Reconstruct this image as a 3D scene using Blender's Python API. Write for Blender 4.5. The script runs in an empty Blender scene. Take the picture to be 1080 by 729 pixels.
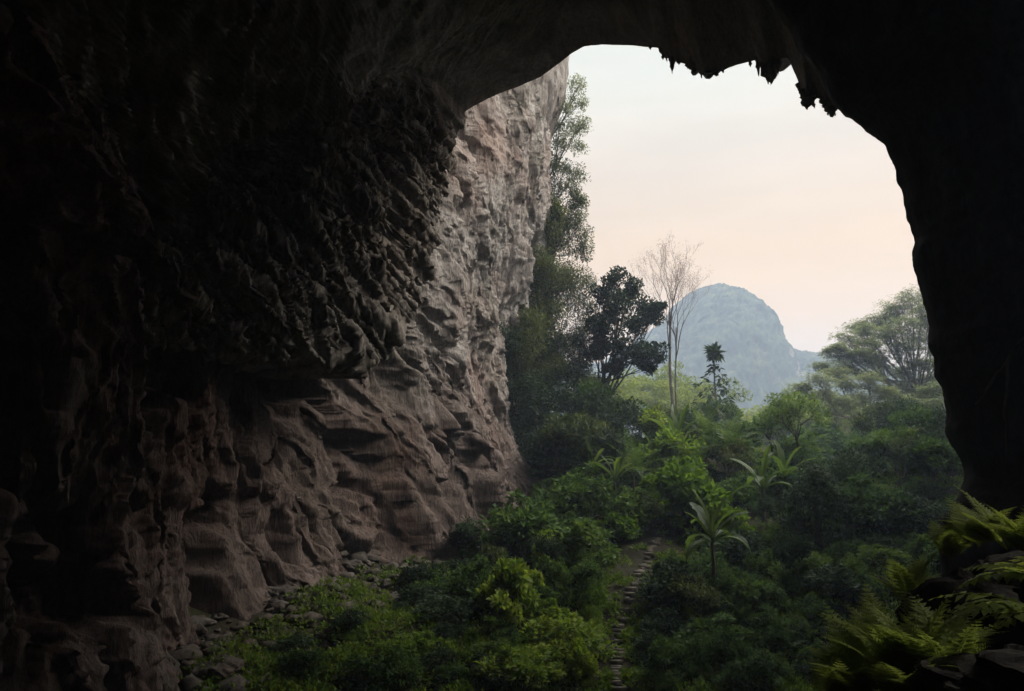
import bpy, math, random
import numpy as np
from mathutils import Vector, Matrix, Euler

# ------------------------------------------------------------------ camera, sky, sun, exposure
scene = bpy.context.scene
COL = scene.collection
PITCH = math.atan(105.5 / 780.0)
cam_data = bpy.data.cameras.new('camera')
cam_data.sensor_width = 36.0
cam_data.lens = 26.0
cam_data.clip_start = 0.1
cam_data.clip_end = 8000.0
cam = bpy.data.objects.new('camera', cam_data)
cam.rotation_euler = (math.pi / 2 + PITCH, 0, 0)
COL.objects.link(cam)
scene.camera = cam

SUN_EL, SUN_AZ = 46.0, 80.0      # azimuth measured from +Y (the view direction) towards +X
world = bpy.data.worlds.new('World')
scene.world = world
world.use_nodes = True
wn, wl = world.node_tree.nodes, world.node_tree.links
wn.clear()
w_out = wn.new('ShaderNodeOutputWorld')
w_bg = wn.new('ShaderNodeBackground'); w_bg.inputs['Strength'].default_value = 0.1
w_sky = wn.new('ShaderNodeTexSky'); w_sky.sky_type = 'NISHITA'; w_sky.sun_disc = False
w_sky.sun_elevation = math.radians(SUN_EL); w_sky.sun_rotation = math.radians(SUN_AZ)
w_sky.dust_density = 4.0; w_sky.air_density = 1.5
w_tc = wn.new('ShaderNodeTexCoord')
w_sep = wn.new('ShaderNodeSeparateXYZ')
w_ramp = wn.new('ShaderNodeValToRGB')
# high thin cloud veil: warm near the horizon, paler above (values x10, strength 0.1)
_stops = [(0.0, (0.80, 0.45, 0.17)), (0.14, (0.79, 0.46, 0.18)), (0.25, (0.75, 0.485, 0.24)), (0.36, (0.70, 0.57, 0.43)), (0.46, (0.665, 0.65, 0.56)), (0.54, (0.675, 0.68, 0.61))]
w_ramp.color_ramp.elements[0].position, w_ramp.color_ramp.elements[1].position = 0.0, 0.54
w_ramp.color_ramp.elements[0].color = (*_stops[0][1], 1)
w_ramp.color_ramp.elements[1].color = (*_stops[-1][1], 1)
for _p, _c in _stops[1:-1]:
    e = w_ramp.color_ramp.elements.new(_p); e.color = (*_c, 1)
w_noise = wn.new('ShaderNodeTexNoise'); w_noise.inputs['Scale'].default_value = 2.6
w_noise.inputs['Detail'].default_value = 6.0
w_map = wn.new('ShaderNodeMapping'); w_map.inputs['Scale'].default_value = (1.0, 1.0, 5.5)
w_nr = wn.new('ShaderNodeMapRange')
w_nr.inputs['From Min'].default_value = 0.35; w_nr.inputs['From Max'].default_value = 0.75
w_nr.inputs['To Min'].default_value = 0.95; w_nr.inputs['To Max'].default_value = 1.14
w_mul = wn.new('ShaderNodeVectorMath'); w_mul.operation = 'SCALE'
w_x10 = wn.new('ShaderNodeVectorMath'); w_x10.operation = 'SCALE'; w_x10.inputs['Scale'].default_value = 10.0
w_mix = wn.new('ShaderNodeMix'); w_mix.data_type = 'RGBA'; w_mix.inputs['Factor'].default_value = 0.90
wl.new(w_tc.outputs['Generated'], w_sep.inputs[0])
wl.new(w_sep.outputs['Z'], w_ramp.inputs['Fac'])
wl.new(w_tc.outputs['Generated'], w_map.inputs['Vector'])
wl.new(w_map.outputs['Vector'], w_noise.inputs['Vector'])
wl.new(w_noise.outputs['Fac'], w_nr.inputs['Value'])
wl.new(w_ramp.outputs['Color'], w_mul.inputs[0])
# an overcast sky is brighter overhead than at the horizon
w_zen = wn.new('ShaderNodeMapRange'); w_zen.interpolation_type = 'SMOOTHSTEP'
w_zen.inputs['From Min'].default_value = 0.50; w_zen.inputs['From Max'].default_value = 0.9
w_zen.inputs['To Min'].default_value = 1.0; w_zen.inputs['To Max'].default_value = 5.0
w_zm = wn.new('ShaderNodeMath'); w_zm.operation = 'MULTIPLY'
wl.new(w_sep.outputs['Z'], w_zen.inputs['Value'])
wl.new(w_zen.outputs['Result'], w_zm.inputs[0])
wl.new(w_nr.outputs['Result'], w_zm.inputs[1])
wl.new(w_zm.outputs[0], w_mul.inputs['Scale'])
wl.new(w_mul.outputs['Vector'], w_x10.inputs[0])
wl.new(w_sky.outputs['Color'], w_mix.inputs['A'])
wl.new(w_x10.outputs['Vector'], w_mix.inputs['B'])
wl.new(w_mix.outputs['Result'], w_bg.inputs['Color'])
wl.new(w_bg.outputs['Background'], w_out.inputs['Surface'])

sun_data = bpy.data.lights.new('sun', 'SUN')
sun_data.energy = 2.4
sun_data.angle = math.radians(25.0)
sun_data.color = (1.0, 0.9, 0.78)
sun = bpy.data.objects.new('sun', sun_data)
_el, _az = math.radians(SUN_EL), math.radians(SUN_AZ)
sun_dir = Vector((math.sin(_az) * math.cos(_el), math.cos(_az) * math.cos(_el), math.sin(_el)))
sun.rotation_euler = (-sun_dir).to_track_quat('-Z', 'Y').to_euler()
sun.location = (60, 60, 120)
COL.objects.link(sun)

scene.view_settings.view_transform = 'Standard'
scene.view_settings.look = 'None'
scene.view_settings.exposure = 0.55
scene.view_settings.gamma = 1.0
scene.view_settings.use_curve_mapping = False
cy = scene.cycles
cy.use_denoising = True
cy.max_bounces = 6
cy.diffuse_bounces = 3
cy.glossy_bounces = 1
cy.transmission_bounces = 3
cy.transparent_max_bounces = 4
cy.volume_bounces = 1
cy.use_adaptive_sampling = False
cy.sample_clamp_indirect = 4.0

# ------------------------------------------------------------------ helpers
_CP, _SP = math.cos(PITCH), math.sin(PITCH)


def ray(px, py):
    u = (px - 540.0) / 780.0
    v = (364.5 - py) / 780.0
    return np.array((u, _CP - v * _SP, _SP + v * _CP))


def at(px, py, Y):
    d = ray(px, py)
    return d * (Y / d[1])


def _hash(ix, iy, iz, seed):
    h = (ix.astype(np.int64) * 374761393 + iy.astype(np.int64) * 668265263 + iz.astype(np.int64) * 2147483647 + seed * 974634777) & 0xFFFFFFFF
    h = ((h ^ (h >> 13)) * 1274126177) & 0xFFFFFFFF
    h = ((h ^ (h >> 15)) * 2246822519) & 0xFFFFFFFF
    return (h ^ (h >> 16)) & 0xFFFFFFFF


_G = np.array([(1, 1, 0), (-1, 1, 0), (1, -1, 0), (-1, -1, 0), (1, 0, 1), (-1, 0, 1), (1, 0, -1), (-1, 0, -1),
               (0, 1, 1), (0, -1, 1), (0, 1, -1), (0, -1, -1), (1, 1, 0), (-1, 1, 0), (0, -1, 1), (0, -1, -1)], dtype=np.float64)


def perlin(x, y, z, seed=0):
    x, y, z = np.broadcast_arrays(np.asarray(x, float), np.asarray(y, float), np.asarray(z, float))
    ix, iy, iz = np.floor(x), np.floor(y), np.floor(z)
    fx, fy, fz = x - ix, y - iy, z - iz
    ux, uy, uz = [f * f * f * (f * (f * 6 - 15) + 10) for f in (fx, fy, fz)]
    out = 0.0
    for dx in (0, 1):
        wx = ux if dx else 1 - ux
        for dy in (0, 1):
            wy = uy if dy else 1 - uy
            for dz in (0, 1):
                wz = uz if dz else 1 - uz
                g = _G[_hash(ix + dx, iy + dy, iz + dz, seed) & 15]
                out = out + wx * wy * wz * (g[..., 0] * (fx - dx) + g[..., 1] * (fy - dy) + g[..., 2] * (fz - dz))
    return out


def fbm(x, y, z, seed=0, octaves=4, gain=0.5):
    a, s, t = 1.0, 1.0, 0.0
    for o in range(octaves):
        t = t + a * perlin(x * s, y * s, z * s, seed + o * 17)
        a *= gain
        s *= 2.03
    return t


def ridged(x, y, z, seed=0, octaves=3, gain=0.5):
    a, s, t, n = 1.0, 1.0, 0.0, 0.0
    for o in range(octaves):
        r = 1.0 - np.abs(perlin(x * s, y * s, z * s, seed + o * 31)) * 2.0
        t = t + a * r * np.abs(r)
        n += a
        a *= gain
        s *= 2.1
    return t / n


def facets(u, v, seed, jitter=0.9, tilt=0.8):
    """Broken rock faces: each cell of a jittered grid is a plane with its own offset and tilt."""
    iu, iv = np.floor(u), np.floor(v)
    best = np.full(np.shape(u), 1e9)
    val = np.zeros(np.shape(u))
    for du_ in (-1, 0, 1):
        for dv_ in (-1, 0, 1):
            cu, cv = iu + du_, iv + dv_
            h1 = _hash(cu, cv, 0 * cu, seed) / 4294967296.0
            h2 = _hash(cu, cv, 0 * cu + 1, seed) / 4294967296.0
            h3 = _hash(cu, cv, 0 * cu + 2, seed) / 4294967296.0
            h4 = _hash(cu, cv, 0 * cu + 3, seed) / 4294967296.0
            h5 = _hash(cu, cv, 0 * cu + 4, seed) / 4294967296.0
            pu, pv = u - (cu + 0.5 + jitter * (h1 - 0.5)), v - (cv + 0.5 + jitter * (h2 - 0.5))
            d = pu * pu + pv * pv
            w = d < best
            best = np.where(w, d, best)
            val = np.where(w, (h3 - 0.5) + tilt * ((h4 - 0.5) * pu + (h5 - 0.5) * pv) * 2, val)
    return val


def sstep(a, b, x):
    t = np.clip((np.asarray(x, float) - a) / (b - a), 0, 1)
    return t * t * (3 - 2 * t)


def build_mesh(name, verts, faces, smooth=False):
    """verts (N,3) array, faces: (M,k) array or a list of such arrays."""
    if not isinstance(faces, list):
        faces = [faces]
    faces = [np.asarray(f, dtype=np.int32) for f in faces if len(f)]
    me = bpy.data.meshes.new(name)
    verts = np.asarray(verts, dtype=np.float32)
    me.vertices.add(len(verts))
    me.vertices.foreach_set('co', verts.ravel())
    idx = np.concatenate([f.ravel() for f in faces])
    tot = np.concatenate([np.full(len(f), f.shape[1], dtype=np.int32) for f in faces])
    start = np.concatenate(([0], np.cumsum(tot)[:-1])).astype(np.int32)
    me.loops.add(len(idx))
    me.loops.foreach_set('vertex_index', idx)
    me.polygons.add(len(tot))
    me.polygons.foreach_set('loop_start', start)
    if smooth:
        me.polygons.foreach_set('use_smooth', np.ones(len(tot), dtype=bool))
    me.update(calc_edges=True)
    return me


def grid_faces(n, m, flip=False):
    i, j = np.meshgrid(np.arange(n - 1), np.arange(m - 1), indexing='ij')
    a = (i * m + j).ravel()
    f = np.stack([a, a + 1, a + m + 1, a + m], axis=1)
    return f[:, ::-1] if flip else f


class Geo:
    """Collects vertices and faces of one mesh."""

    def __init__(self):
        self.v, self.f, self.n = [], [], 0

    def add(self, v, f):
        v = np.asarray(v, float).reshape(-1, 3)
        if isinstance(f, list) and isinstance(f[0], tuple):
            f = np.array(f)
        for ff in (f if isinstance(f, list) else [f]):
            ff = np.asarray(ff, dtype=np.int64)
            if len(ff):
                self.f.append(ff + self.n)
        self.v.append(v)
        self.n += len(v)

    def tube(self, pts, rad, sides=6):
        pts = np.asarray(pts, float)
        rad = np.broadcast_to(np.asarray(rad, float), (len(pts),))
        t = np.gradient(pts, axis=0)
        t /= np.linalg.norm(t, axis=1)[:, None] + 1e-9
        ref = np.where(np.abs(t[:, 2:3]) > 0.9, np.array([[1.0, 0, 0]]), np.array([[0, 0, 1.0]]))
        a = np.cross(t, ref); a /= np.linalg.norm(a, axis=1)[:, None] + 1e-9
        b = np.cross(t, a)
        ang = np.linspace(0, 2 * math.pi, sides, endpoint=False)
        v = pts[:, None, :] + rad[:, None, None] * (np.cos(ang)[None, :, None] * a[:, None, :] + np.sin(ang)[None, :, None] * b[:, None, :])
        n = len(pts)
        i, j = np.meshgrid(np.arange(n - 1), np.arange(sides), indexing='ij')
        i, j = i.ravel(), j.ravel()
        j2 = (j + 1) % sides
        f = np.stack([i * sides + j, i * sides + j2, (i + 1) * sides + j2, (i + 1) * sides + j], axis=1)
        self.add(v.reshape(-1, 3), f)

    def leaves(self, P, D, N, L, W, fold=0.12):
        """Rhombic folded leaves: base P, axis D, face normal N, length L, width W."""
        P, D, N = (np.asarray(q, float) for q in (P, D, N))
        k = len(P)
        if not k:
            return
        D = D / (np.linalg.norm(D, axis=1)[:, None] + 1e-9)
        S = np.cross(D, N); S /= np.linalg.norm(S, axis=1)[:, None] + 1e-9
        N = np.cross(S, D)
        L = np.broadcast_to(np.asarray(L, float), (k,))[:, None]
        W = np.broadcast_to(np.asarray(W, float), (k,))[:, None]
        v = np.stack([P, P + D * L * 0.45 + S * W * 0.5 + N * L * fold, P + D * L - N * L * 0.05, P + D * L * 0.45 - S * W * 0.5 + N * L * fold], axis=1)
        b = np.arange(k)[:, None] * 4
        self.add(v.reshape(-1, 3), np.concatenate([b, b + 1, b + 2, b + 3], axis=1))

    def mesh(self, name, smooth=False):
        v = np.concatenate(self.v)
        q = [f for f in self.f if f.shape[1] == 4]
        t = [f for f in self.f if f.shape[1] == 3]
        fs = []
        if q: fs.append(np.concatenate(q))
        if t: fs.append(np.concatenate(t))
        return build_mesh(name, v, fs, smooth)


def link(name, me, mat=None, parent=None, loc=None):
    o = bpy.data.objects.new(name, me)
    if mat is not None and me is not None and not me.materials:
        me.materials.append(mat)
    COL.objects.link(o)
    if parent is not None:
        o.parent = parent
    if loc is not None:
        o.location = loc
    return o


def tag(o, label=None, cat=None, group=None, kind=None):
    if label: o['label'] = label
    if cat: o['category'] = cat
    if group: o['group'] = group
    if kind: o['kind'] = kind
    return o


def thing(name, loc, label, cat, group=None, rz=0.0, scale=1.0):
    o = bpy.data.objects.new(name, None)
    o.empty_display_size = 0.3
    COL.objects.link(o)
    o.location = loc
    o.rotation_euler = (0, 0, rz)
    o.scale = (scale,) * 3 if np.isscalar(scale) else scale
    return tag(o, label, cat, group)


def copy_thing(root, loc, label, rz=0.0, scale=1.0, group=None):
    r = root.copy(); COL.objects.link(r)
    r.location = loc; r.rotation_euler = (0, 0, rz)
    r.scale = (scale,) * 3 if np.isscalar(scale) else scale
    r['label'] = label
    if group: r['group'] = group
    for ch in list(root.children):
        c = ch.copy(); COL.objects.link(c); c.parent = r
        for g in list(ch.children):
            d = g.copy(); COL.objects.link(d); d.parent = c
    return r


# ------------------------------------------------------------------ materials
def new_mat(name):
    m = bpy.data.materials.new(name)
    m.use_nodes = True
    nt = m.node_tree
    nt.nodes.clear()
    out = nt.nodes.new('ShaderNodeOutputMaterial')
    return m, nt.nodes, nt.links, out


def ramp(nodes, stops):
    r = nodes.new('ShaderNodeValToRGB')
    els = r.color_ramp.elements
    els[0].position, els[0].color = stops[0][0], (*stops[0][1], 1)
    els[1].position, els[1].color = stops[-1][0], (*stops[-1][1], 1)
    for p, c in stops[1:-1]:
        e = els.new(p); e.color = (*c, 1)
    return r


def noise_tex(nodes, links, scale, detail=6.0, rough=0.6, stretch=None, coord='Object', distort=0.0):
    tc = nodes.new('ShaderNodeTexCoord')
    mp = nodes.new('ShaderNodeMapping')
    if stretch: mp.inputs['Scale'].default_value = stretch
    n = nodes.new('ShaderNodeTexNoise')
    n.inputs['Scale'].default_value = scale
    n.inputs['Detail'].default_value = detail
    n.inputs['Roughness'].default_value = rough
    n.inputs['Distortion'].default_value = distort
    links.new(tc.outputs[coord], mp.inputs['Vector'])
    links.new(mp.outputs['Vector'], n.inputs['Vector'])
    return n


def rock_material(name, dark, mid, light, moss=0.0, stain_shade=None, stretch=(1, 1, 0.22), tint=(0.30, 0.2, 0.15), tint_amount=0.5, bump=0.5):
    m, nd, lk, out = new_mat(name)
    bsdf = nd.new('ShaderNodeBsdfPrincipled')
    bsdf.inputs['Roughness'].default_value = 0.9
    bsdf.inputs['Specular IOR Level'].default_value = 0.15
    n1 = noise_tex(nd, lk, 0.55, 9, 0.68, stretch, distort=0.6)
    r1 = ramp(nd, [(0.28, dark), (0.48, mid), (0.63, tuple(0.5 * (a + b) for a, b in zip(mid, light))), (0.74, light)])
    lk.new(n1.outputs['Fac'], r1.inputs['Fac'])
    # broad iron staining
    n2 = noise_tex(nd, lk, 0.085, 5, 0.6, None)
    r2 = ramp(nd, [(0.46, (0, 0, 0)), (0.66, (1, 1, 1))])
    lk.new(n2.outputs['Fac'], r2.inputs['Fac'])
    ma = nd.new('ShaderNodeMath'); ma.operation = 'MULTIPLY'; ma.inputs[1].default_value = tint_amount
    lk.new(r2.outputs['Color'], ma.inputs[0])
    mx = nd.new('ShaderNodeMix'); mx.data_type = 'RGBA'
    lk.new(ma.outputs[0], mx.inputs['Factor'])
    lk.new(r1.outputs['Color'], mx.inputs['A'])
    mx.inputs['B'].default_value = (*tint, 1)
    # fine dark streaks and pits
    n3 = noise_tex(nd, lk, 2.2, 8, 0.72, (1, 1, 0.07))
    r3 = ramp(nd, [(0.33, (0.52, 0.51, 0.52)), (0.50, (1.1, 1.1, 1.1))])
    lk.new(n3.outputs['Fac'], r3.inputs['Fac'])
    mu = nd.new('ShaderNodeMix'); mu.data_type = 'RGBA'; mu.blend_type = 'MULTIPLY'; mu.inputs['Factor'].default_value = 0.8
    lk.new(mx.outputs['Result'], mu.inputs['A'])
    lk.new(r3.outputs['Color'], mu.inputs['B'])
    n5 = noise_tex(nd, lk, 5.0, 8, 0.75, (1, 1, 0.5))
    r5 = ramp(nd, [(0.36, (0.5, 0.49, 0.48)), (0.5, (1, 1, 1)), (0.66, (1.25, 1.25, 1.25))])
    lk.new(n5.outputs['Fac'], r5.inputs['Fac'])
    mu2 = nd.new('ShaderNodeMix'); mu2.data_type = 'RGBA'; mu2.blend_type = 'MULTIPLY'; mu2.inputs['Factor'].default_value = 0.8
    lk.new(mu.outputs['Result'], mu2.inputs['A']); lk.new(r5.outputs['Color'], mu2.inputs['B'])
    col = mu2.outputs['Result']
    if moss > 0:
        n4 = noise_tex(nd, lk, 0.16, 6, 0.65, (1, 1, 0.3))
        r4 = ramp(nd, [(0.5, (0, 0, 0)), (0.62, (moss, moss, moss))])
        lk.new(n4.outputs['Fac'], r4.inputs['Fac'])
        mm = nd.new('ShaderNodeMix'); mm.data_type = 'RGBA'
        lk.new(r4.outputs['Color'], mm.inputs['Factor'])
        lk.new(col, mm.inputs['A'])
        mm.inputs['B'].default_value = (0.07, 0.085, 0.03, 1)
        col = mm.outputs['Result']
    if stain_shade:
        # reddish brown staining plus painted shade on lower and inner rock, with ragged border
        (ya, yb), (za, zb), sc_col = stain_shade
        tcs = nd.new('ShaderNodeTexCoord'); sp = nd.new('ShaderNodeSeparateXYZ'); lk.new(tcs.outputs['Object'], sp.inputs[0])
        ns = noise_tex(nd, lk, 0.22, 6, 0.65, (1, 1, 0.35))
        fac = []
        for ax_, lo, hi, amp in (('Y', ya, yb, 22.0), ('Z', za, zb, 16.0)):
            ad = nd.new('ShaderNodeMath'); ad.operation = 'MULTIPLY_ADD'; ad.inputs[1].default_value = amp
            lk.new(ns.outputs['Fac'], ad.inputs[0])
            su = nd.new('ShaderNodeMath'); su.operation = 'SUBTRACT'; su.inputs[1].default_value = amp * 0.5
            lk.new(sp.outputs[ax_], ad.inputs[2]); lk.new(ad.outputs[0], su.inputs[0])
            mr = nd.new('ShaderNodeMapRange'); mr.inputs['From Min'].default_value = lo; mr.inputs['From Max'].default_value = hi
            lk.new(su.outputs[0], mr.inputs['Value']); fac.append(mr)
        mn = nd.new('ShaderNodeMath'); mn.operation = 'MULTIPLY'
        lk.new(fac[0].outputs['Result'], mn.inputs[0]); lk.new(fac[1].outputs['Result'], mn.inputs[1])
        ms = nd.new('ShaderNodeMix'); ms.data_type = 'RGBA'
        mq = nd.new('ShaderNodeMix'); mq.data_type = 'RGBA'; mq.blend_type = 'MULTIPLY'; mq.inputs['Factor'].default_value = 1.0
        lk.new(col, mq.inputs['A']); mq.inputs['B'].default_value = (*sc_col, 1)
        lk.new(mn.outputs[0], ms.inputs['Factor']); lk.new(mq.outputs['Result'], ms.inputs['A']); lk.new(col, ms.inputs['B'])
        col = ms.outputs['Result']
    lk.new(col, bsdf.inputs['Base Color'])
    nb = noise_tex(nd, lk, 2.6, 10, 0.74, (1, 1, 0.20), distort=0.5)
    bp = nd.new('ShaderNodeBump'); bp.inputs['Strength'].default_value = bump; bp.inputs['Distance'].default_value = 0.4
    lk.new(nb.outputs['Fac'], bp.inputs['Height'])
    lk.new(bp.outputs['Normal'], bsdf.inputs['Normal'])
    lk.new(bsdf.outputs[0], out.inputs['Surface'])
    return m


def leaf_material(name, c1, c2, c3, trans=0.4, gloss=0.12, patch=0.12):
    """Leaf colour varies leaf by leaf and in broad patches; light passes through the blade."""
    m, nd, lk, out = new_mat(name)
    geo = nd.new('ShaderNodeNewGeometry')
    info = nd.new('ShaderNodeObjectInfo')
    n = noise_tex(nd, lk, patch * 6, 3, 0.6, None, coord='Object')
    add = nd.new('ShaderNodeMath'); add.operation = 'MULTIPLY_ADD'
    add.inputs[1].default_value = 0.45
    lk.new(geo.outputs['Random Per Island'], add.inputs[0])
    sc = nd.new('ShaderNodeMath'); sc.operation = 'MULTIPLY_ADD'; sc.inputs[1].default_value = 0.9; sc.inputs[2].default_value = -0.42
    lk.new(n.outputs['Fac'], sc.inputs[0])
    s2 = nd.new('ShaderNodeMath'); s2.operation = 'MULTIPLY_ADD'; s2.inputs[1].default_value = 0.5
    lk.new(info.outputs['Random'], s2.inputs[0])
    lk.new(sc.outputs[0], s2.inputs[2])
    lk.new(s2.outputs[0], add.inputs[2])
    r = ramp(nd, [(0.1, c1), (0.5, c2), (0.95, c3)])
    lk.new(add.outputs[0], r.inputs['Fac'])
    p = nd.new('ShaderNodeBsdfPrincipled')
    p.inputs['Roughness'].default_value = 0.5
    p.inputs['Specular IOR Level'].default_value = gloss
    lk.new(r.outputs['Color'], p.inputs['Base Color'])
    t = nd.new('ShaderNodeBsdfTranslucent')
    hs = nd.new('ShaderNodeHueSaturation'); hs.inputs['Value'].default_value = 1.5; hs.inputs['Saturation'].default_value = 1.1; hs.inputs['Hue'].default_value = 0.485
    lk.new(r.outputs['Color'], hs.inputs['Color'])
    lk.new(hs.outputs['Color'], t.inputs['Color'])
    mx = nd.new('ShaderNodeMixShader'); mx.inputs['Fac'].default_value = trans
    lk.new(p.outputs[0], mx.inputs[1]); lk.new(t.outputs[0], mx.inputs[2])
    lk.new(mx.outputs[0], out.inputs['Surface'])
    return m


def bark_material(name, dark, light):
    m, nd, lk, out = new_mat(name)
    b = nd.new('ShaderNodeBsdfPrincipled'); b.inputs['Roughness'].default_value = 0.9
    b.inputs['Specular IOR Level'].default_value = 0.2
    n = noise_tex(nd, lk, 4.0, 6, 0.65, (1, 1, 0.3))
    r = ramp(nd, [(0.35, dark), (0.65, light)])
    lk.new(n.outputs['Fac'], r.inputs['Fac'])
    lk.new(r.outputs['Color'], b.inputs['Base Color'])
    bp = nd.new('ShaderNodeBump'); bp.inputs['Strength'].default_value = 0.4; bp.inputs['Distance'].default_value = 0.05
    lk.new(n.outputs['Fac'], bp.inputs['Height']); lk.new(bp.outputs['Normal'], b.inputs['Normal'])
    lk.new(b.outputs[0], out.inputs['Surface'])
    return m


M_WALL = rock_material('limestone_wall', (0.15, 0.135, 0.128), (0.38, 0.35, 0.335), (0.62, 0.59, 0.57), moss=0.25, stain_shade=((58, 70), (-1, 9), (0.37, 0.31, 0.29)), tint=(0.36, 0.23, 0.19), tint_amount=0.55, bump=1.0)
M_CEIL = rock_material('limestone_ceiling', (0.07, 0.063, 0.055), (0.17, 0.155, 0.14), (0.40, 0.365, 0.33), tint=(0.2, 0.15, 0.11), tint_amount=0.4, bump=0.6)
M_DARKROCK = rock_material('dark_rock', (0.018, 0.018, 0.018), (0.035, 0.033, 0.031), (0.08, 0.075, 0.07), tint=(0.04, 0.03, 0.026), tint_amount=0.4, bump=0.5)  # very dark base colour for the right rib and near boulders
M_BOULDER = rock_material('boulder_stone', (0.12, 0.10, 0.09), (0.24, 0.21, 0.19), (0.40, 0.37, 0.34), stretch=(1, 1, 0.8), tint=(0.26, 0.17, 0.14), tint_amount=0.5)
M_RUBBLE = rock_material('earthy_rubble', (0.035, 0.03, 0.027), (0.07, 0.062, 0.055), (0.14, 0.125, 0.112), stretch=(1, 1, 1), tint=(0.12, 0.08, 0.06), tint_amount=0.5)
L_BUSH = leaf_material('bush_leaf', (0.029, 0.056, 0.019), (0.064, 0.12, 0.032), (0.136, 0.192, 0.048))
L_BRIGHT = leaf_material('bright_leaf', (0.053, 0.105, 0.018), (0.112, 0.195, 0.033), (0.21, 0.27, 0.053), trans=0.45)
L_DARK = leaf_material('dark_leaf', (0.015, 0.027, 0.015), (0.03, 0.053, 0.025), (0.056, 0.088, 0.037), trans=0.25)
L_FEATHER = leaf_material('feathery_leaf', (0.075, 0.095, 0.045), (0.12, 0.145, 0.065), (0.18, 0.2, 0.10), trans=0.6)
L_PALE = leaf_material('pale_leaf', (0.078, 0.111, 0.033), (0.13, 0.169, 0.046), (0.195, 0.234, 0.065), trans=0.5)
L_CREEP = leaf_material('creeper_leaf', (0.027, 0.039, 0.018), (0.06, 0.083, 0.033), (0.128, 0.15, 0.053), trans=0.35)
L_FERN = leaf_material('fern_leaf', (0.13, 0.19, 0.045), (0.19, 0.26, 0.065), (0.29, 0.35, 0.10), trans=0.55)
L_BANANA = leaf_material('banana_leaf', (0.037, 0.069, 0.017), (0.065, 0.112, 0.024), (0.102, 0.149, 0.037), trans=0.45, gloss=0.5)
L_MOSS = leaf_material('ground_leaf', (0.038, 0.075, 0.015), (0.083, 0.143, 0.024), (0.15, 0.21, 0.042), trans=0.4)
B_DARK = bark_material('dark_bark', (0.03, 0.025, 0.02), (0.09, 0.075, 0.06))
B_PALE = bark_material('pale_bark', (0.16, 0.12, 0.11), (0.32, 0.26, 0.235))
B_MID = bark_material('grey_bark', (0.08, 0.07, 0.06), (0.18, 0.16, 0.14))


# ------------------------------------------------------------------ terrain
def ground_h(x, y):
    x = np.asarray(x, float); y = np.asarray(y, float)
    base = np.interp(y, [-60, 12, 30, 38, 50, 60, 70, 80, 90, 98, 108, 130, 160, 260, 3000],
                     [-15, -14.6, -14.2, -13.3, -11.4, -8.9, -6.1, -3.6, -1.4, -0.6, -1.5, -6, -13, -20, -20])
    near = sstep(120, 70, y)
    base = base + near * 0.12 * np.clip(-x - 2, 0, 30) + near * 0.10 * np.clip(x - 18, 0, 60)
    base = base + near * (1.5 * fbm(x / 14, y / 14, 0 * x, 3, 3) + 0.30 * fbm(x / 2.5, y / 2.5, 0 * x + 3, 8, 3))
    base = base + (1 - near) * 2.5 * fbm(x / 60, y / 60, 0 * x, 5, 3) * sstep(110, 200, y)
    base = base - 3.2 * np.exp(-((x / np.maximum(y, 1) - 0.455) / 0.075) ** 2) * sstep(62, 80, y) * sstep(128, 105, y)
    # rock ledge the photographer stands on
    led = sstep(8.0, 2.6, y + 0.8 * perlin(x / 2.0, y / 2.0, 0 * x, 9)) * sstep(-60, -50, -np.abs(x) - 20 + 0 * y)
    base = base * (1 - led) + (-1.65 + 0.12 * fbm(x / 1.2, y / 1.2, 0 * x, 12, 3)) * led
    led2 = sstep(3.6, 4.6, x) * sstep(9.6, 8.2, y) * sstep(-50, -40, y)
    base = base * (1 - led2) + np.maximum(base, -3.05 + 0.40 * np.clip(x - 4.4, 0, 6) + 0.30 * ridged(x / 1.4, y / 1.4, 0 * x, 301, 3)) * led2
    return base


def ground_hit(px, py, y0=12.0, y1=240.0):
    d = ray(px, py)
    ys = np.linspace(y0, y1, 1500)
    g = ground_h(d[0] / d[1] * ys, ys)
    below = d[2] / d[1] * ys <= g
    k = int(np.argmax(below)) if below.any() else len(ys) - 1
    y = ys[k]
    x = d[0] / d[1] * y
    return np.array((x, y, float(ground_h(x, y))))


def spaced(a, b, n, power):
    t = np.linspace(-1, 1, n)
    s = np.sign(t) * np.abs(t) ** power
    return np.where(s < 0, -s * a, s * b)


gx = np.concatenate([np.linspace(-900, -60, 40)[:-1], np.linspace(-60, 70, 240), np.linspace(70, 900, 40)[1:]])
gy = np.concatenate([np.linspace(-60, 0, 30)[:-1], np.linspace(0, 12, 50)[:-1], np.linspace(12, 120, 220), np.linspace(120, 1100, 90)[1:]])
GX, GY = np.meshgrid(gx, gy, indexing='ij')
GZ = ground_h(GX, GY)
gm = build_mesh('ground', np.stack([GX, GY, GZ], -1).reshape(-1, 3), grid_faces(len(gx), len(gy), flip=True), True)
m, nd, lk, out = new_mat('earth_and_moss')
b = nd.new('ShaderNodeBsdfPrincipled'); b.inputs['Roughness'].default_value = 0.95; b.inputs['Specular IOR Level'].default_value = 0.1
n1 = noise_tex(nd, lk, 0.35, 8, 0.65)
r1 = ramp(nd, [(0.35, (0.032, 0.026, 0.021)), (0.5, (0.032, 0.029, 0.018)), (0.68, (0.05, 0.056, 0.026))])
lk.new(n1.outputs['Fac'], r1.inputs['Fac']); lk.new(r1.outputs['Color'], b.inputs['Base Color'])
n2 = noise_tex(nd, lk, 3.0, 8, 0.7)
bp = nd.new('ShaderNodeBump'); bp.inputs['Strength'].default_value = 0.8; bp.inputs['Distance'].default_value = 0.2
lk.new(n2.outputs['Fac'], bp.inputs['Height']); lk.new(bp.outputs['Normal'], b.inputs['Normal'])
lk.new(b.outputs[0], out.inputs['Surface'])
M_EARTH = m
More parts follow.
